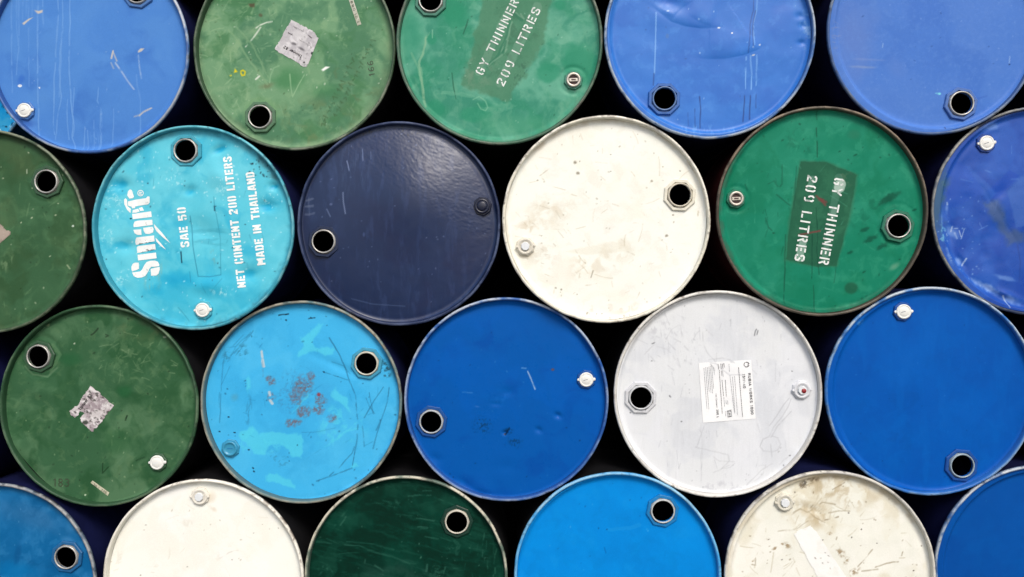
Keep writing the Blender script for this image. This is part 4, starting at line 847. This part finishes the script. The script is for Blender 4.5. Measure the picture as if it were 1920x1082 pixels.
def drum_M():
    d = Drum('M', 'light blue drum with peeled turquoise patches and a rusty scraped centre', (66, 180, 234), B_NAVY); p = d.p
    p.mottle((84, 192, 240), 70, .42, .68, .6); p.mottle((54, 166, 222), 60, .5, .7, .5)
    k = lambda pts: Z(350, 550, 2.577, pts)
    tq = (84, 206, 234)
    for pts in ([(555, 215), (590, 190), (625, 158), (660, 148), (655, 170), (628, 195), (605, 235), (625, 262), (680, 258), (712, 270), (716, 295), (672, 302), (640, 282), (600, 280), (568, 300), (545, 312), (538, 292), (562, 252)],
                [(255, 662), (300, 655), (330, 650), (350, 682), (420, 668), (490, 676), (560, 680), (566, 740), (556, 792), (512, 790), (482, 742), (440, 730), (402, 732), (380, 780), (330, 770), (300, 730), (255, 700)],
                [(385, 880), (410, 868), (440, 872), (470, 895), (505, 900), (530, 945), (500, 935), (440, 915), (388, 905)], [(690, 490), (718, 455), (735, 490), (775, 495), (788, 570), (760, 545), (730, 520)], [(292, 420), (302, 400), (312, 430), (302, 480), (294, 465)], [(795, 835), (810, 815), (830, 832), (805, 845)], [(505, 580), (560, 520), (600, 470), (590, 500), (540, 550)], [(255, 690), (320, 640), (330, 670), (280, 705)], [(665, 745), (740, 680), (800, 640), (790, 660), (720, 710)]):
        p.poly(k(pts), tq, .75, 2.2, 4, 9)
    p.mottle(tq, 9, .56, .66, .7, region=np.maximum(p.reg(640, 800, 60, 50, 0, .7), p.reg(490, 830, 70, 30, 0, .7)))
    p.mottle((60, 158, 214), 60, .4, .7, .4, region=p.reg(560, 740, 90, 70, 0, .6))
    rust = (112, 98, 106); rs = (104, 124, 150)
    for (x, y, rx, ry, a, th) in ((405, 425, 36, 26, 20, .44), (410, 500, 26, 24, 40, .5), (560, 450, 52, 62, 10, .40), (600, 400, 26, 26, 0, .44), (570, 570, 44, 34, -30, .42), (520, 625, 46, 26, -10, .42), (705, 605, 28, 24, 0, .42), (650, 510, 36, 30, 50, .46), (640, 560, 40, 30, 0, .52), (530, 500, 40, 50, 0, .46)):
        q = k([(x, y)])[0]; R = p.reg(q[0], q[1], rx / 2.577, ry / 2.577, a, .5, .4, 12)
        p.mottle(rust, 3.6, th + .03, th + .1, .8, region=R); p.mottle((128, 84, 84), 3, .6, .68, .6, region=R); p.mottle(rs, 4, .5, .6, .6, region=R); p.mottle((84, 150, 196), 5, .58, .66, .8, region=R)
    p.mottle((70, 110, 150), 3.5, .56, .66, .35, region=p.reg(558, 735, 60, 56, 20, .7)); q = k([(640, 488)])[0]; p.blob(q[0], q[1], 5, 5, 0, (150, 60, 70), .8, .6)
    for a, b, w in (((362, 280), (366, 306), 4), ((371, 318), (375, 350), 5), ((402, 475), (405, 490), 4), ((405, 518), (412, 530), 4.5)): p.line(k([a, b]), w, (196, 206, 212), .85, wob=1.5)
    p.line(k([(366, 300), (370, 400)]), 2, (92, 130, 160), .6, wob=1, brk=.4)
    dk = (22, 60, 84)
    for pts, w, a in (([(690, 215), (735, 290), (762, 345), (790, 430), (815, 490), (822, 550), (828, 620), (825, 700), (812, 760), (800, 830)], 1.7, .85), ([(800, 845), (740, 866), (700, 882), (660, 895), (628, 906)], 1.8, .9), ([(692, 882), (740, 838), (800, 775), (812, 740)], 1.5, .8), ([(882, 480), (892, 530), (902, 582)], 1.6, .8), ([(952, 452), (910, 515), (860, 600)], 1.5, .8), ([(980, 455), (970, 520), (945, 600), (920, 680), (900, 752)], 1.5, .8), ([(868, 505), (885, 545), (910, 580)], 1.3, .7), ([(850, 640), (855, 690), (860, 742)], 1.4, .7), ([(940, 610), (918, 660)], 2.2, .7), ([(660, 375), (720, 400), (780, 420)], 1.4, .6), ([(700, 330), (760, 350), (790, 390)], 1.6, .5), ([(560, 670), (640, 668), (720, 650)], 1.2, .4),
                      ([(322, 182), (290, 225), (262, 268), (235, 300)], 1.5, .6), ([(308, 190), (270, 240), (230, 290)], 1.3, .5), ([(300, 200), (240, 250), (200, 330)], 1.2, .5), ([(275, 200), (225, 255)], 1.2, .5), ([(190, 285), (176, 340), (170, 440), (165, 560), (160, 625)], 1.6, .55), ([(210, 350), (170, 440)], 1.2, .4), ([(165, 265), (140, 310), (112, 345)], 2, .8), ([(150, 265), (125, 310), (105, 340)], 1.6, .7), ([(245, 270), (215, 300)], 1.5, .5), ([(160, 480), (158, 560)], 1.5, .4), ([(640, 905), (632, 912)], 3, .7)):
        p.line(k(pts), w * .8, dk, a * .5, wob=1, brk=.32)
    for x, y in ((232, 672), (160, 668), (205, 597), (300, 755), (322, 845), (325, 860), (480, 102), (600, 118), (482, 130), (665, 380)): q = k([(x, y)])[0]; p.blob(q[0], q[1], 2.8, 1.8, 20, (14, 30, 44), .9, .5, .4, 4)
    p.line(k([(445, 106), (470, 102), (492, 100)]), 2, (20, 50, 70), .8); p.line(k([(590, 122), (620, 118)]), 1.6, (20, 50, 70), .7)
    p.mottle((50, 120, 150), 5, .5, .64, .6, region=np.maximum(p.reg(425, 668, 12, 22, 10, .7), p.reg(455, 660, 14, 18, 0, .7))); p.blob(441, 745, 10, 12, 40, (80, 160, 190), .6, .8); p.mottle((50, 130, 170), 6, .5, .62, .6, st=(.7, 2), region=p.reg(466, 770, 8, 36, 6, .6)); p.mottle((56, 140, 180), 5, .52, .62, .6, region=p.reg(522, 862, 26, 14, 30, .6))
    p.edge((30, 50, 56), .9, 1, .85, 8, 36, .07); p.edge((40, 110, 150), .92, 1, .5); p.mottle((36, 70, 84), 5, .48, .62, .8, region=p.reg(722, 690, 12, 30, -20, .6)); p.edge((60, 90, 96), .94, 1, .5, 120, 200); p.specks(50, (24, 70, 100), .5, 1.4, .7); p.scratches(30, (40, 130, 180), (8, 36), (0, 180), 1, .5)
    d.wav = .002; d.dent(640, 690, 50, 8, 25, .003)
    d.bung(688, 681, 12, paint_mat((206, 204, 188), .4), (70, 176, 214)); d.plug(433, 840, 'painted', .8, (62, 168, 210)); d.head(); d.rim((84, 112, 116), (160, 158, 142), .7, (56, 40, 34), .45, top=(158, 154, 138))

def drum_N():
    d = Drum('N', 'deep blue drum with white cap and puncture dent, between light blue and grey white drums', (0, 88, 172), B_NAVY); p = d.p
    p.mottle((6, 92, 184), 90, .42, .7, .6); p.mottle((0, 72, 158), 60, .52, .72, .5); p.rough[:] = .3
    k = lambda pts: Z(730, 540, 2.577, pts)
    p.mottle((16, 54, 92), 3, .5, .62, .7, region=np.maximum.reduce([p.reg(904, 798, 24, 22, 30, .7), p.reg(965, 826, 20, 16, 20, .7), p.reg(955, 808, 12, 10, 0, .7)]))
    p.line(k([(668, 402), (682, 432), (694, 462), (704, 488)]), 1.5, (170, 190, 220), .85, brk=.2); p.line(k([(640, 386), (660, 388)]), 2, (120, 160, 210), .6); p.line(k([(355, 503), (400, 506)]), 2, (70, 130, 200), .6, brk=.3); p.blob(895, 762, 9, 2.5, 10, (60, 110, 190), .7, .7)
    q = k([(789, 394)])[0]; p.blob(q[0], q[1], 4, 3, 0, (96, 76, 90), .9, .5); q = k([(558, 706)])[0]; p.blob(q[0], q[1], 2.6, 2, 0, (10, 24, 44), 1, .4); p.line([(948, 815), (955, 802)], 2, (10, 34, 66), .8)
    p.mottle((40, 110, 200), 12, .54, .7, .35, region=p.reg(945, 745, 60, 20, 0, .8)); p.specks(24, (70, 130, 200), .5, 1.2, .6); p.specks(16, (14, 40, 80), .5, 1.3, .7)
    d.wav = .0012; d.dent(947, 811, 5, 4, 0, .005); d.dent(1046, 779, 7, 5, 30, .005); d.dent(1010, 806, 7, 5, 30, .004); d.dent(930, 757, 10, 5, 0, .002); d.dent(952, 735, 12, 8, 0, .0018); d.dent(875, 915, 26, 10, 40, .004); d.dent(815, 862, 14, 10, 0, .003); d.dent(905, 920, 14, 24, 0, -.003); d.dent(950, 875, 20, 12, 0, .0015)
    d.bung(809, 790, 12, paint_mat((176, 182, 186), .3)); d.plug(1099, 711, 'cap', math.radians(85)); d.head(); d.rim((40, 86, 158), (150, 164, 190), .75, (30, 40, 66), .25, top=(190, 198, 208))

def drum_O():
    d = Drum('O', 'pale grey white drum with a printed white paper label and a plug with red centre', (228, 231, 233), B_BLACK); p = d.p
    d.wav = .0012
    p.mottle((232, 235, 240), 80, .42, .68, .7); p.mottle((212, 216, 222), 60, .5, .7, .6); p.mottle((236, 238, 242), 10, .5, .7, .2, st=(.5, 7)); p.mottle((208, 210, 214), 10, .6, .76, .2, st=(.5, 5))
    k = lambda pts: Z(1120, 530, 2.576, pts)
    gl = (176, 178, 184)
    for pts in ([(935, 560), (920, 600), (890, 650), (850, 700), (830, 745), (800, 755), (785, 790), (800, 815), (840, 818), (870, 808), (884, 780), (872, 750), (845, 742)], [(925, 560), (900, 590), (860, 650), (830, 690)], [(840, 745), (870, 690), (910, 650), (935, 620)]): p.line(k(pts), 1.5, gl, .42, wob=1.2, brk=.25)
    for pts, a in (([(505, 240), (510, 300), (530, 340), (580, 400), (640, 440), (690, 450)], .6), ([(455, 290), (475, 250), (492, 225)], .5), ([(520, 220), (540, 240), (560, 255)], .5), ([(535, 370), (600, 362), (650, 378)], .6), ([(470, 795), (520, 805), (580, 815), (630, 830), (635, 860), (600, 900), (640, 890), (662, 870)], .6), ([(560, 840), (590, 860), (660, 862)], .5), ([(720, 980), (740, 960), (790, 910), (840, 875)], .6), ([(760, 960), (800, 920), (812, 880), (780, 885)], .5), ([(880, 880), (930, 830)], .5), ([(500, 680), (505, 800), (500, 960)], .35), ([(560, 920), (600, 895), (640, 880)], .5), ([(770, 660), (800, 672), (825, 690)], .5), ([(290, 310), (340, 320), (390, 280)], .4), ([(225, 345), (270, 300), (275, 270)], .6), ([(330, 270), (360, 225), (400, 205), (410, 260)], .5), ([(575, 340), (572, 400)], .5), ([(745, 410), (770, 440)], .5)):
        p.line(k(pts), 1.5, (176, 178, 182), a * .5, wob=2, brk=.3)
    for pts in ([(758, 255), (762, 235), (768, 225)], [(770, 250), (775, 232)], [(348, 545), (353, 552)], [(265, 295), (275, 290)]): p.line(k(pts), 1.8, (120, 122, 126), .75)
    for x, y in ((348, 548), (406, 670), (940, 428), (263, 378), (365, 968), (310, 128), (930, 835), (898, 882), (160, 628)): q = k([(x, y)])[0]; p.blob(q[0], q[1], 2, 1.5, 30, (110, 112, 116), .85, .5, .3, 4)
    p.scratches(60, (188, 191, 197), (8, 46), (70, 110), 1, .6, curve=.4); p.scratches(30, (180, 182, 188), (6, 26), (20, 80), 1, .6, cx=1260, cy=640, rx=60, ry=50); p.mottle((196, 198, 204), 7, .54, .66, .6, region=np.maximum(p.reg(1355, 912, 60, 12, 0, .6), p.reg(1240, 620, 40, 30, -30, .7))); p.specks(40, (150, 152, 156), .5, 1.2, .6)
    p.edge((190, 186, 182), .93, .99, .6, 20, 160, .03); p.edge((150, 132, 120), .96, .995, .5, 20, 80, .02)
    def lab(q):
        q.mottle((238, 240, 242), 30, .45, .7, .6); q.line(k([(545, 385), (575, 390), (600, 420), (640, 445), (700, 445)]), 2, (214, 216, 220), .8, wob=1); q.blob(1372, 678, 8, 4, 20, (205, 208, 212), .8, .7, .5, 4); q.line(k([(548, 395), (560, 410), (566, 425)]), 1.6, (190, 192, 196), .7)
    P = d.paper([(1310, 680.5), (1408.5, 674.5), (1417, 785), (1318, 793)], (250, 251, 251), lab, None, 50, 56)
    z = lambda pts: Z(1300, 665, 8.015, pts)
    def wr(font, tx, a, b, h, th, m=M_INK, nm='label_lettering'):
        a, b = z([a, b]); d.write(font, tx, a, b, h, th, m, nm, .0018, P, .14)
    wr(PL, 'RUBIA WORKS 1000', (822, 280), (868, 900), 4.6, .2); wr(PL, '15W-40', (738, 290), (752, 505), 4.6, .18); wr(PL, '200 L', (345, 825), (356, 950), 3.8, .2); wr(PL, 'Net Content:', (332, 585), (348, 805), 2.6, .17, M_FADEINK); wr(PL, 'SNI', (515, 835), (525, 935), 5.6, .16)
    fr = z([(508, 850), (570, 828), (578, 930), (518, 940), (508, 850)]); d.decal('certification_mark', strip(fr, .7, 4), M_GREYINK, .0018, P)
    V, Fc = [], []
    def add(pts, w, dash=0):
        pts = z(pts); (ax, ay), (bx, by) = pts[0], pts[-1]; L = math.hypot(bx - ax, by - ay); rg = random.Random(int(ax * 31 + ay)); u = 0
        while u < L:
            e = min(L, u + rg.uniform(1.2, 4.5)); v, f = strip([(ax + (bx - ax) * u / L, ay + (by - ay) * u / L), (ax + (bx - ax) * e / L, ay + (by - ay) * e / L)], w, 4); o = len(V); V.extend(v); Fc.extend([tuple(i + o for i in q) for q in f]); u = e + rg.uniform(.5, 1.0)
    add([(680, 190), (740, 930)], 1.0); add([(390, 230), (435, 885)], 1.0); add([(372, 140), (380, 225)], 1.2); add([(412, 135), (424, 215)], 1); add([(435, 135), (447, 215)], 1); add([(458, 130), (468, 190)], 1.2); add([(480, 380), (497, 630)], .9); add([(432, 380), (455, 620)], .9); add([(420, 240), (430, 320)], .7); add([(440, 240), (450, 330)], .7)
    d.decal('small_print', (V, Fc), M_FADEINK, .0018, P)
    for col in (((550, 310, 620, 880), (590, 330, 625, 870), (620, 320, 665, 910)), ((275, 150, 305, 510), (160, 200, 205, 810), (185, 190, 235, 820), (210, 190, 240, 560), (235, 180, 265, 570), (255, 170, 290, 580)), ((460, 640, 470, 780), (490, 690, 500, 750), (515, 690, 522, 750)), ((305, 190, 318, 300),), ((535, 140, 545, 260),), ((480, 850, 490, 930),)):
        V, Fc = [], []
        for x0, y0, x1, y1 in col: add([(x0, y0), (x1, y1)], .75)
        d.decal('small_print', (V, Fc), M_GREYINK, .0018, P)
    sw = [strip(z([(800 + 38 * math.cos(a) * e, 148 + 38 * math.sin(a) * e * .95) for a in np.linspace(a0, a1, 9)]), w, 3) for a0, a1, e, w in ((.2, 2.2, 1, 1.5), (2.4, 4.2, 1, 1.1), (4.4, 6.1, 1, 1.4), (5.6, 7.2, .62, 1.0))]
    d.decal('logo_mark', merge(*sw), M_FADEINK, .0018, P)
    d.bung(1201, 745, 20, paint_mat((206, 208, 210), .35), (222, 224, 228)); d.plug(1502, 731, 'red', math.radians(75), (226, 228, 232)); d.head(); d.rim((216, 214, 208), (240, 240, 236), .5, (92, 82, 72), .45, 8, top=(232, 230, 222))

def drum_P():
    d = Drum('P', 'clean deep blue drum with white cap near its top and open bung near its bottom', (0, 86, 176), B_NAVY); p = d.p
    p.mottle([min(255, x + 16) for x in d.base], 40, .45, .8, .35); p.mottle([x * .88 for x in d.base], 26, .5, .8, .3); p.scratches(14, [min(255, x + 40) for x in d.base], (8, 40), (0, 180), 1, .25)
    p.mottle((4, 92, 184), 120, .42, .7, .5); p.mottle((0, 78, 166), 80, .52, .72, .4); p.rough[:] = .34
    p.line([(1608, 605), (1616, 600)], 2, (120, 160, 210), .6, brk=.3); p.mottle((120, 160, 200), 5, .52, .66, .6, region=np.maximum(p.reg(1612, 604, 12, 6, -30, .6), p.reg(1890, 605, 12, 8, 40, .6))); p.specks(16, (60, 120, 200), .5, 1.1, .6); p.specks(10, (10, 40, 90), .5, 1.2, .6); p.mottle((20, 100, 190), 30, .5, .75, .3, st=(.6, 3))
    d.wav = .0009; d.bung(1801, 872, 16, paint_mat((150, 168, 180), .3)); d.plug(1692, 584, 'cap', math.radians(55)); d.head(); d.rim((44, 110, 190), (150, 168, 186), .55, (60, 64, 70), .28, top=(196, 202, 206))

def drum_Q():
    d = Drum('Q', 'dusky blue drum with one open bung hole, at the lower left corner', (14, 96, 152), B_NAVY); p = d.p
    p.mottle((40, 118, 176), 60, .42, .68, .7); p.mottle((8, 84, 138), 50, .5, .7, .6); p.mottle((60, 132, 186), 20, .54, .74, .4); p.blob(60, 970, 110, 30, 20, (60, 110, 156), .45, .9); p.blob(30, 1070, 60, 24, 0, (2, 112, 176), .6, .8); p.blob(130, 1015, 24, 12, 20, (86, 142, 192), .5, .9); p.scratches(20, (80, 140, 190), (8, 30), (0, 180), 1, .4); p.specks(20, (110, 160, 200), .5, 1.2, .6); p.edge((80, 100, 120), .9, 1, .5, 20, 120, .06)
    p.blob(35, 1035, 8, 30, 10, (10, 78, 132), .5, .8)
    d.wav = .002; d.bung(127, 1043, 14, M_STEEL, (30, 110, 170)); d.head(); d.rim((70, 90, 112), (164, 164, 162), .8, (34, 36, 40), .45, top=(160, 160, 160))

def drum_R():
    d = Drum('R', 'clean cream white drum with a round plug near its top, in the bottom row', (250, 251, 242), B_BLACK); p = d.p
    p.mottle((250, 250, 246), 60, .42, .66, .7); p.mottle((242, 240, 226), 60, .52, .72, .5); p.mottle((228, 224, 210), 12, .62, .72, .5, region=np.maximum.reduce([p.reg(360, 985, 60, 20, 10, .8), p.reg(430, 1040, 40, 22, -20, .8), p.reg(220, 1050, 20, 40, 0, .7), p.reg(410, 950, 30, 20, 30, .8), p.reg(300, 1065, 60, 20, 0, .8)]))
    for x, y in ((274, 984), (436, 1049), (476, 999), (264, 1078), (352, 1062), (522, 990)): p.blob(x, y, 1.6, 1.4, 0, (130, 122, 110), .8, .5)
    p.line([(415, 1045), (430, 1036), (446, 1032)], 2, (214, 208, 196), .6, wob=2, brk=.4); p.scratches(36, (216, 208, 190), (6, 30), (0, 180), 1.1, .5, curve=1.5); p.specks(30, (170, 160, 140), .5, 1.2, .6); p.edge((214, 200, 180), .93, .99, .7, 0, 360, .03); p.blob(393, 933, 18, 16, 0, (228, 216, 196), .6, .7); p.blob(402, 955, 10, 6, 40, (214, 196, 170), .4, .8)
    d.wav = .0014; d.plug(376, 930, 'button', math.radians(-70), (240, 235, 222)); d.head(); d.rim((236, 232, 218), (250, 248, 238), .4, (92, 80, 70), .45, 8)

def drum_S():
    d = Drum('S', 'very dark green drum with pale rubbed scratches and a white worn rim', (0, 44, 33), B_BLACK); p = d.p
    p.mottle((8, 64, 50), 60, .44, .7, .7); p.mottle((0, 40, 30), 40, .5, .7, .6); p.mottle((40, 92, 76), 9, .56, .72, .28, st=(3, .6), ang=14); p.mottle((30, 80, 64), 40, .5, .72, .4)
    k = lambda pts: Z(550, 870, 4.571, pts)
    lc = (84, 132, 114)
    for pts, w, a in (([(440, 690), (560, 700), (640, 735), (760, 770), (900, 810), (1000, 850)], 3, .5), ([(460, 660), (700, 690), (860, 730)], 2, .4), ([(330, 580), (400, 460), (460, 390)], 2, .6), ([(405, 525), (450, 450)], 1.6, .7), ([(1060, 465), (1130, 475), (1210, 482)], 2, .7), ([(1070, 535), (1150, 545)], 1.8, .6), ([(980, 280), (1080, 265), (1180, 268)], 2, .6), ([(1105, 230), (1180, 226)], 2.2, .6), ([(700, 865), (770, 910)], 2.6, .7), ([(620, 820), (616, 850)], 2, .6), ([(1140, 915), (1150, 860)], 2.4, .8), ([(1290, 940), (1300, 880)], 2.4, .7), ([(1620, 800), (1630, 730)], 1.8, .6), ([(1725, 800), (1725, 750)], 1.8, .6), ([(1380, 660), (1420, 690), (1400, 780)], 6, .35), ([(1130, 615), (1240, 640)], 2, .6), ([(200, 660), (330, 680)], 3, .4), ([(240, 500), (300, 410), (400, 330), (520, 270)], 2.5, .35), ([(880, 430), (1010, 440)], 1.6, .4), ([(940, 150), (995, 152)], 3, .5)): p.line(k(pts), w, lc, a * .5, wob=1.5, brk=.3)
    p.scratches(70, (60, 112, 94), (10, 44), (-5, 28), 1, .35); p.scratches(30, (60, 110, 92), (10, 30), (75, 105), 1.1, .5, cx=910, cy=1050, rx=50, ry=50); p.mottle((56, 104, 88), 5, .52, .66, .5, region=np.maximum.reduce([p.reg(740, 945, 14, 12, 0, .8), p.reg(820, 1070, 30, 20, 0, .7), p.reg(850, 1025, 20, 12, 0, .8), p.reg(610, 1070, 22, 20, 0, .8)])); p.specks(40, (90, 130, 112), .5, 1.2, .6)
    p.mottle((44, 78, 68), 50, .42, .66, .5, region=p.reg(760, 1082, 120, 44, 0, .7))
    d.wav = .0016; d.bung(857, 977, 0, paint_mat((205, 200, 184), .35), (10, 60, 46)); d.head(); d.rim((86, 104, 92), (214, 206, 186), .65, (40, 36, 30), .35, top=(216, 208, 188))

def drum_T():
    d = Drum('T', 'bright azure blue drum with one open bung hole, in the bottom row', (0, 136, 220), B_BLACK); p = d.p
    p.mottle([min(255, x + 16) for x in d.base], 40, .45, .8, .35); p.mottle([x * .88 for x in d.base], 26, .5, .8, .3); p.scratches(14, [min(255, x + 40) for x in d.base], (8, 40), (0, 180), 1, .25)
    p.mottle((4, 142, 228), 120, .42, .7, .5); p.mottle((0, 126, 208), 80, .52, .74, .4); p.rough[:] = .36; p.mottle((40, 150, 226), 24, .54, .74, .25)
    p.blob(1122, 990, 1.8, 1.6, 0, (10, 50, 100), .9, .4); p.blob(1138, 992, 2, 1.6, 0, (10, 50, 100), .9, .4); p.line([(1142, 992), (1180, 990), (1200, 984)], 6, (50, 150, 220), .35, wob=3); p.line([(1133, 1026), (1136, 1036)], 1.4, (10, 90, 160), .6); p.specks(16, (20, 80, 150), .5, 1.2, .6); p.specks(12, (120, 190, 235), .5, 1.1, .6); p.mottle((190, 210, 200), 5, .5, .66, .4, region=p.reg(996, 975, 6, 22, 30, .6)); p.edge((30, 130, 200), .93, .99, .4)
    d.wav = .001; d.bung(1242, 957, 10, paint_mat((190, 194, 192), .35), (20, 142, 216)); d.head(); d.rim((70, 160, 222), (140, 190, 220), .5, (60, 90, 110), .2, top=(150, 196, 222))

def drum_U():
    d = Drum('U', 'dirty cream drum with a plain white paper strip across stained paint, in the bottom row', (240, 240, 228), B_NAVY); p = d.p
    d.wav = .0022; d.wsc = 70; d.dent(1520, 955, 20, 8, 20, .003); d.dent(1500, 935, 12, 16, 20, -.002)
    p.mottle((248, 247, 238), 60, .42, .66, .7); p.mottle((226, 220, 198), 50, .48, .7, .7)
    k = lambda pts: Z(1340, 860, 4.364, pts)
    br = (196, 180, 148); dg = (126, 112, 90)
    p.mottle(br, 24, .42, .64, .75, region=p.reg(1560, 910, 110, 44, 15, .7)); p.mottle((214, 204, 178), 20, .45, .66, .7, region=p.reg(1510, 950, 80, 50, 30, .7)); p.mottle(br, 16, .44, .64, .8, region=p.reg(1530, 965, 40, 24, 20, .7))
    p.mottle(dg, 4, .46, .58, .85, region=np.maximum(p.reg(1506, 909, 12, 10, -20, .5), p.reg(1520, 900, 24, 8, -8, .7))); p.mottle((90, 88, 84), 3, .5, .6, .7, region=p.reg(1508, 906, 14, 9, -20, .6))
    for x, y, rx, ry, a in ((1575, 1036, 12, 8, 40), (1586, 1050, 8, 8, 0), (1600, 1072, 14, 8, -30), (1475, 1022, 12, 8, 20), (1555, 1000, 6, 4, 0), (1465, 1020, 6, 4, 0), (1440, 1010, 5, 4, 0), (1412, 1055, 6, 8, 30), (1452, 1028, 7, 4, -30)): p.mottle((150, 128, 96), 5, .42, .6, .8, region=p.reg(x, y, rx, ry, a, .7, .4, 8))
    for pts, a in (([(900, 500), (970, 485), (1010, 470)], .7), ([(930, 440), (1010, 428), (1100, 430)], .5), ([(1170, 880), (1230, 810), (1290, 740)], .6), ([(1310, 885), (1400, 855), (1500, 842)], .6), ([(1525, 790), (1535, 760)], .8), ([(1200, 920), (1330, 900)], .5), ([(860, 375), (880, 362), (985, 372)], .6), ([(965, 250), (1010, 225), (1060, 195)], .6), ([(520, 590), (620, 585), (680, 560), (760, 510)], .4), ([(300, 860), (330, 870), (330, 810)], .6), ([(990, 660), (995, 640)], .6), ([(800, 380), (760, 430), (820, 480), (900, 520)], .5), ([(640, 440), (700, 410), (760, 440), (800, 420)], .5)): p.line(k(pts), 1.6, (150, 136, 110), a, wob=1.5, brk=.3)
    for x, y in ((1093, 443), (1197, 576), (1117, 641), (1690, 712), (1625, 915), (880, 663), (655, 274), (440, 660), (548, 825), (1325, 690)): q = k([(x, y)])[0]; p.blob(q[0], q[1], 1.8, 1.6, 0, (70, 62, 52), .9, .5)
    p.scratches(70, (186, 176, 148), (8, 40), (0, 180), 1.1, .6, curve=1.2); p.scratches(26, (196, 186, 160), (8, 24), (100, 150), 1.4, .6, cx=1520, cy=950, rx=50, ry=40, curve=2); p.specks(60, (140, 126, 100), .5, 1.4, .7)
    p.edge((186, 166, 132), .9, .99, .8, 20, 130, .05); p.edge((206, 198, 178), .93, 1, .6)
    def lab(q): q.mottle((240, 240, 232), 20, .5, .7, .7); q.specks(10, (120, 112, 100), .5, 1.2, .8, 1540, 1045, 30, 40)
    poly = k([(642, 612), (700, 578), (782, 540), (830, 590), (1075, 965), (1140, 1060), (930, 1150), (850, 985), (790, 880)])
    d.paper(k([(636, 614), (790, 532), (1150, 1080), (950, 1170)]), (250, 250, 246), lab, lambda x, y: inside(x + (fbm(x, y, 6, 2, 3) - .5) * 1.5, y + (fbm(x, y, 6, 2, 9) - .5) * 1.5, poly), 40, 80, name='paper_strip')
    d.plug(1470, 941, 'button', .6, (226, 222, 206)); d.head(); d.rim((214, 210, 196), (238, 236, 226), .5, (72, 66, 62), .5, 8, top=(196, 194, 188))

def drum_V():
    d = Drum('V', 'plain blue drum with a silvery rim, at the lower right corner', (0, 78, 160), B_NAVY); p = d.p
    p.mottle([min(255, x + 16) for x in d.base], 40, .45, .8, .35); p.mottle([x * .88 for x in d.base], 26, .5, .8, .3); p.scratches(14, [min(255, x + 40) for x in d.base], (8, 40), (0, 180), 1, .25)
    p.mottle((4, 84, 168), 120, .42, .7, .5); p.mottle((0, 70, 150), 80, .52, .74, .4); p.rough[:] = .36; p.specks(10, (60, 120, 190), .5, 1.1, .6)
    d.wav = .001; d.bung(2060, 1170, 0, M_STEEL); d.head(); d.rim((56, 92, 150), (170, 180, 190), .8, (60, 64, 74), .3, top=(196, 202, 208))

def drum_W():
    d = Drum('W', 'bright cyan blue drum set far back in the small gap at the left edge', (10, 150, 225), B_CYAN)
    d.p.mottle((90, 180, 220), 30, .5, .7, .6); d.p.mottle((10, 40, 60), 7, .6, .68, .9); d.p.mottle((200, 230, 240), 8, .64, .7, .9); d.rim((40, 120, 180), (150, 160, 165), .5, top=(120, 180, 205)); d.head()

for fn in (drum_A, drum_B, drum_C, drum_D, drum_E, drum_F, drum_G, drum_H, drum_I, drum_J, drum_K, drum_L, drum_M, drum_N, drum_O, drum_P, drum_Q, drum_R, drum_S, drum_T, drum_U, drum_V, drum_W):
    fn()

# ------------------------------------------------------------------ the rest of the stack, just outside the picture: it shades the gaps and carries the rows
def outer_drums():
    P = Paint(np.zeros(1), np.zeros(1), 0, 0, 1, (30, 92, 160))
    spots = [(-1.26 + .592 * i - .297, 1.181, 'row above') for i in range(6)] + [(-1.25 + .5905 * i, -1.347, 'row below') for i in range(5)] + [(1.722, .668, 'right end of the top visible row'), (-1.84, -.34, 'left end of the row with the ragged label'), (1.692, -.335, 'right end of the row with the printed label'), (1.992, .165, 'right end of the row with the navy drum'), (1.99, -.838, 'right end of the lowest visible row'), (-2.158, .17, 'left end of the row with the navy drum'), (-2.155, -.846, 'left end of the lowest visible row')]
    cols = [(20, 88, 166), (200, 200, 190), (50, 96, 62), (30, 130, 200)]
    first = None
    v, f = lathe(RIM_PROF, 128); hv, hf = lathe([(.2804, .0172), (.272, .013), (.262, .016), (.15, .0145), (.0005, .014)], 96)
    me = {}
    for i, (x, z, where) in enumerate(spots):
        c = cols[i % 4]
        r = bpy.data.objects.new('steel_drum', None); C.objects.link(r); r.location = (x, WALL + DEEP / 2, z - .2921)
        nm = ('blue', 'cream', 'green', 'azure')[i % 4]
        r['label'] = {'row above': f'plain {nm} steel drum lying on the top visible row of the stack', 'row below': f'plain {nm} steel drum on the ground under the stack'}.get(where, f'plain {nm} steel drum at the {where}')
        r['category'] = 'drum'; r['group'] = 'steel drums stacked on their sides'
        off = (0, -DEEP / 2, .2921)
        if i % 4 not in me:
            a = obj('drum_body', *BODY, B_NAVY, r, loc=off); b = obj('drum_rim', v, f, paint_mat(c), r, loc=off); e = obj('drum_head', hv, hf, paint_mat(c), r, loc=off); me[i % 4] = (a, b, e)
        else:
            for s in me[i % 4]:
                q = s.copy(); C.objects.link(q); q.parent = r; q.location = off
outer_drums()
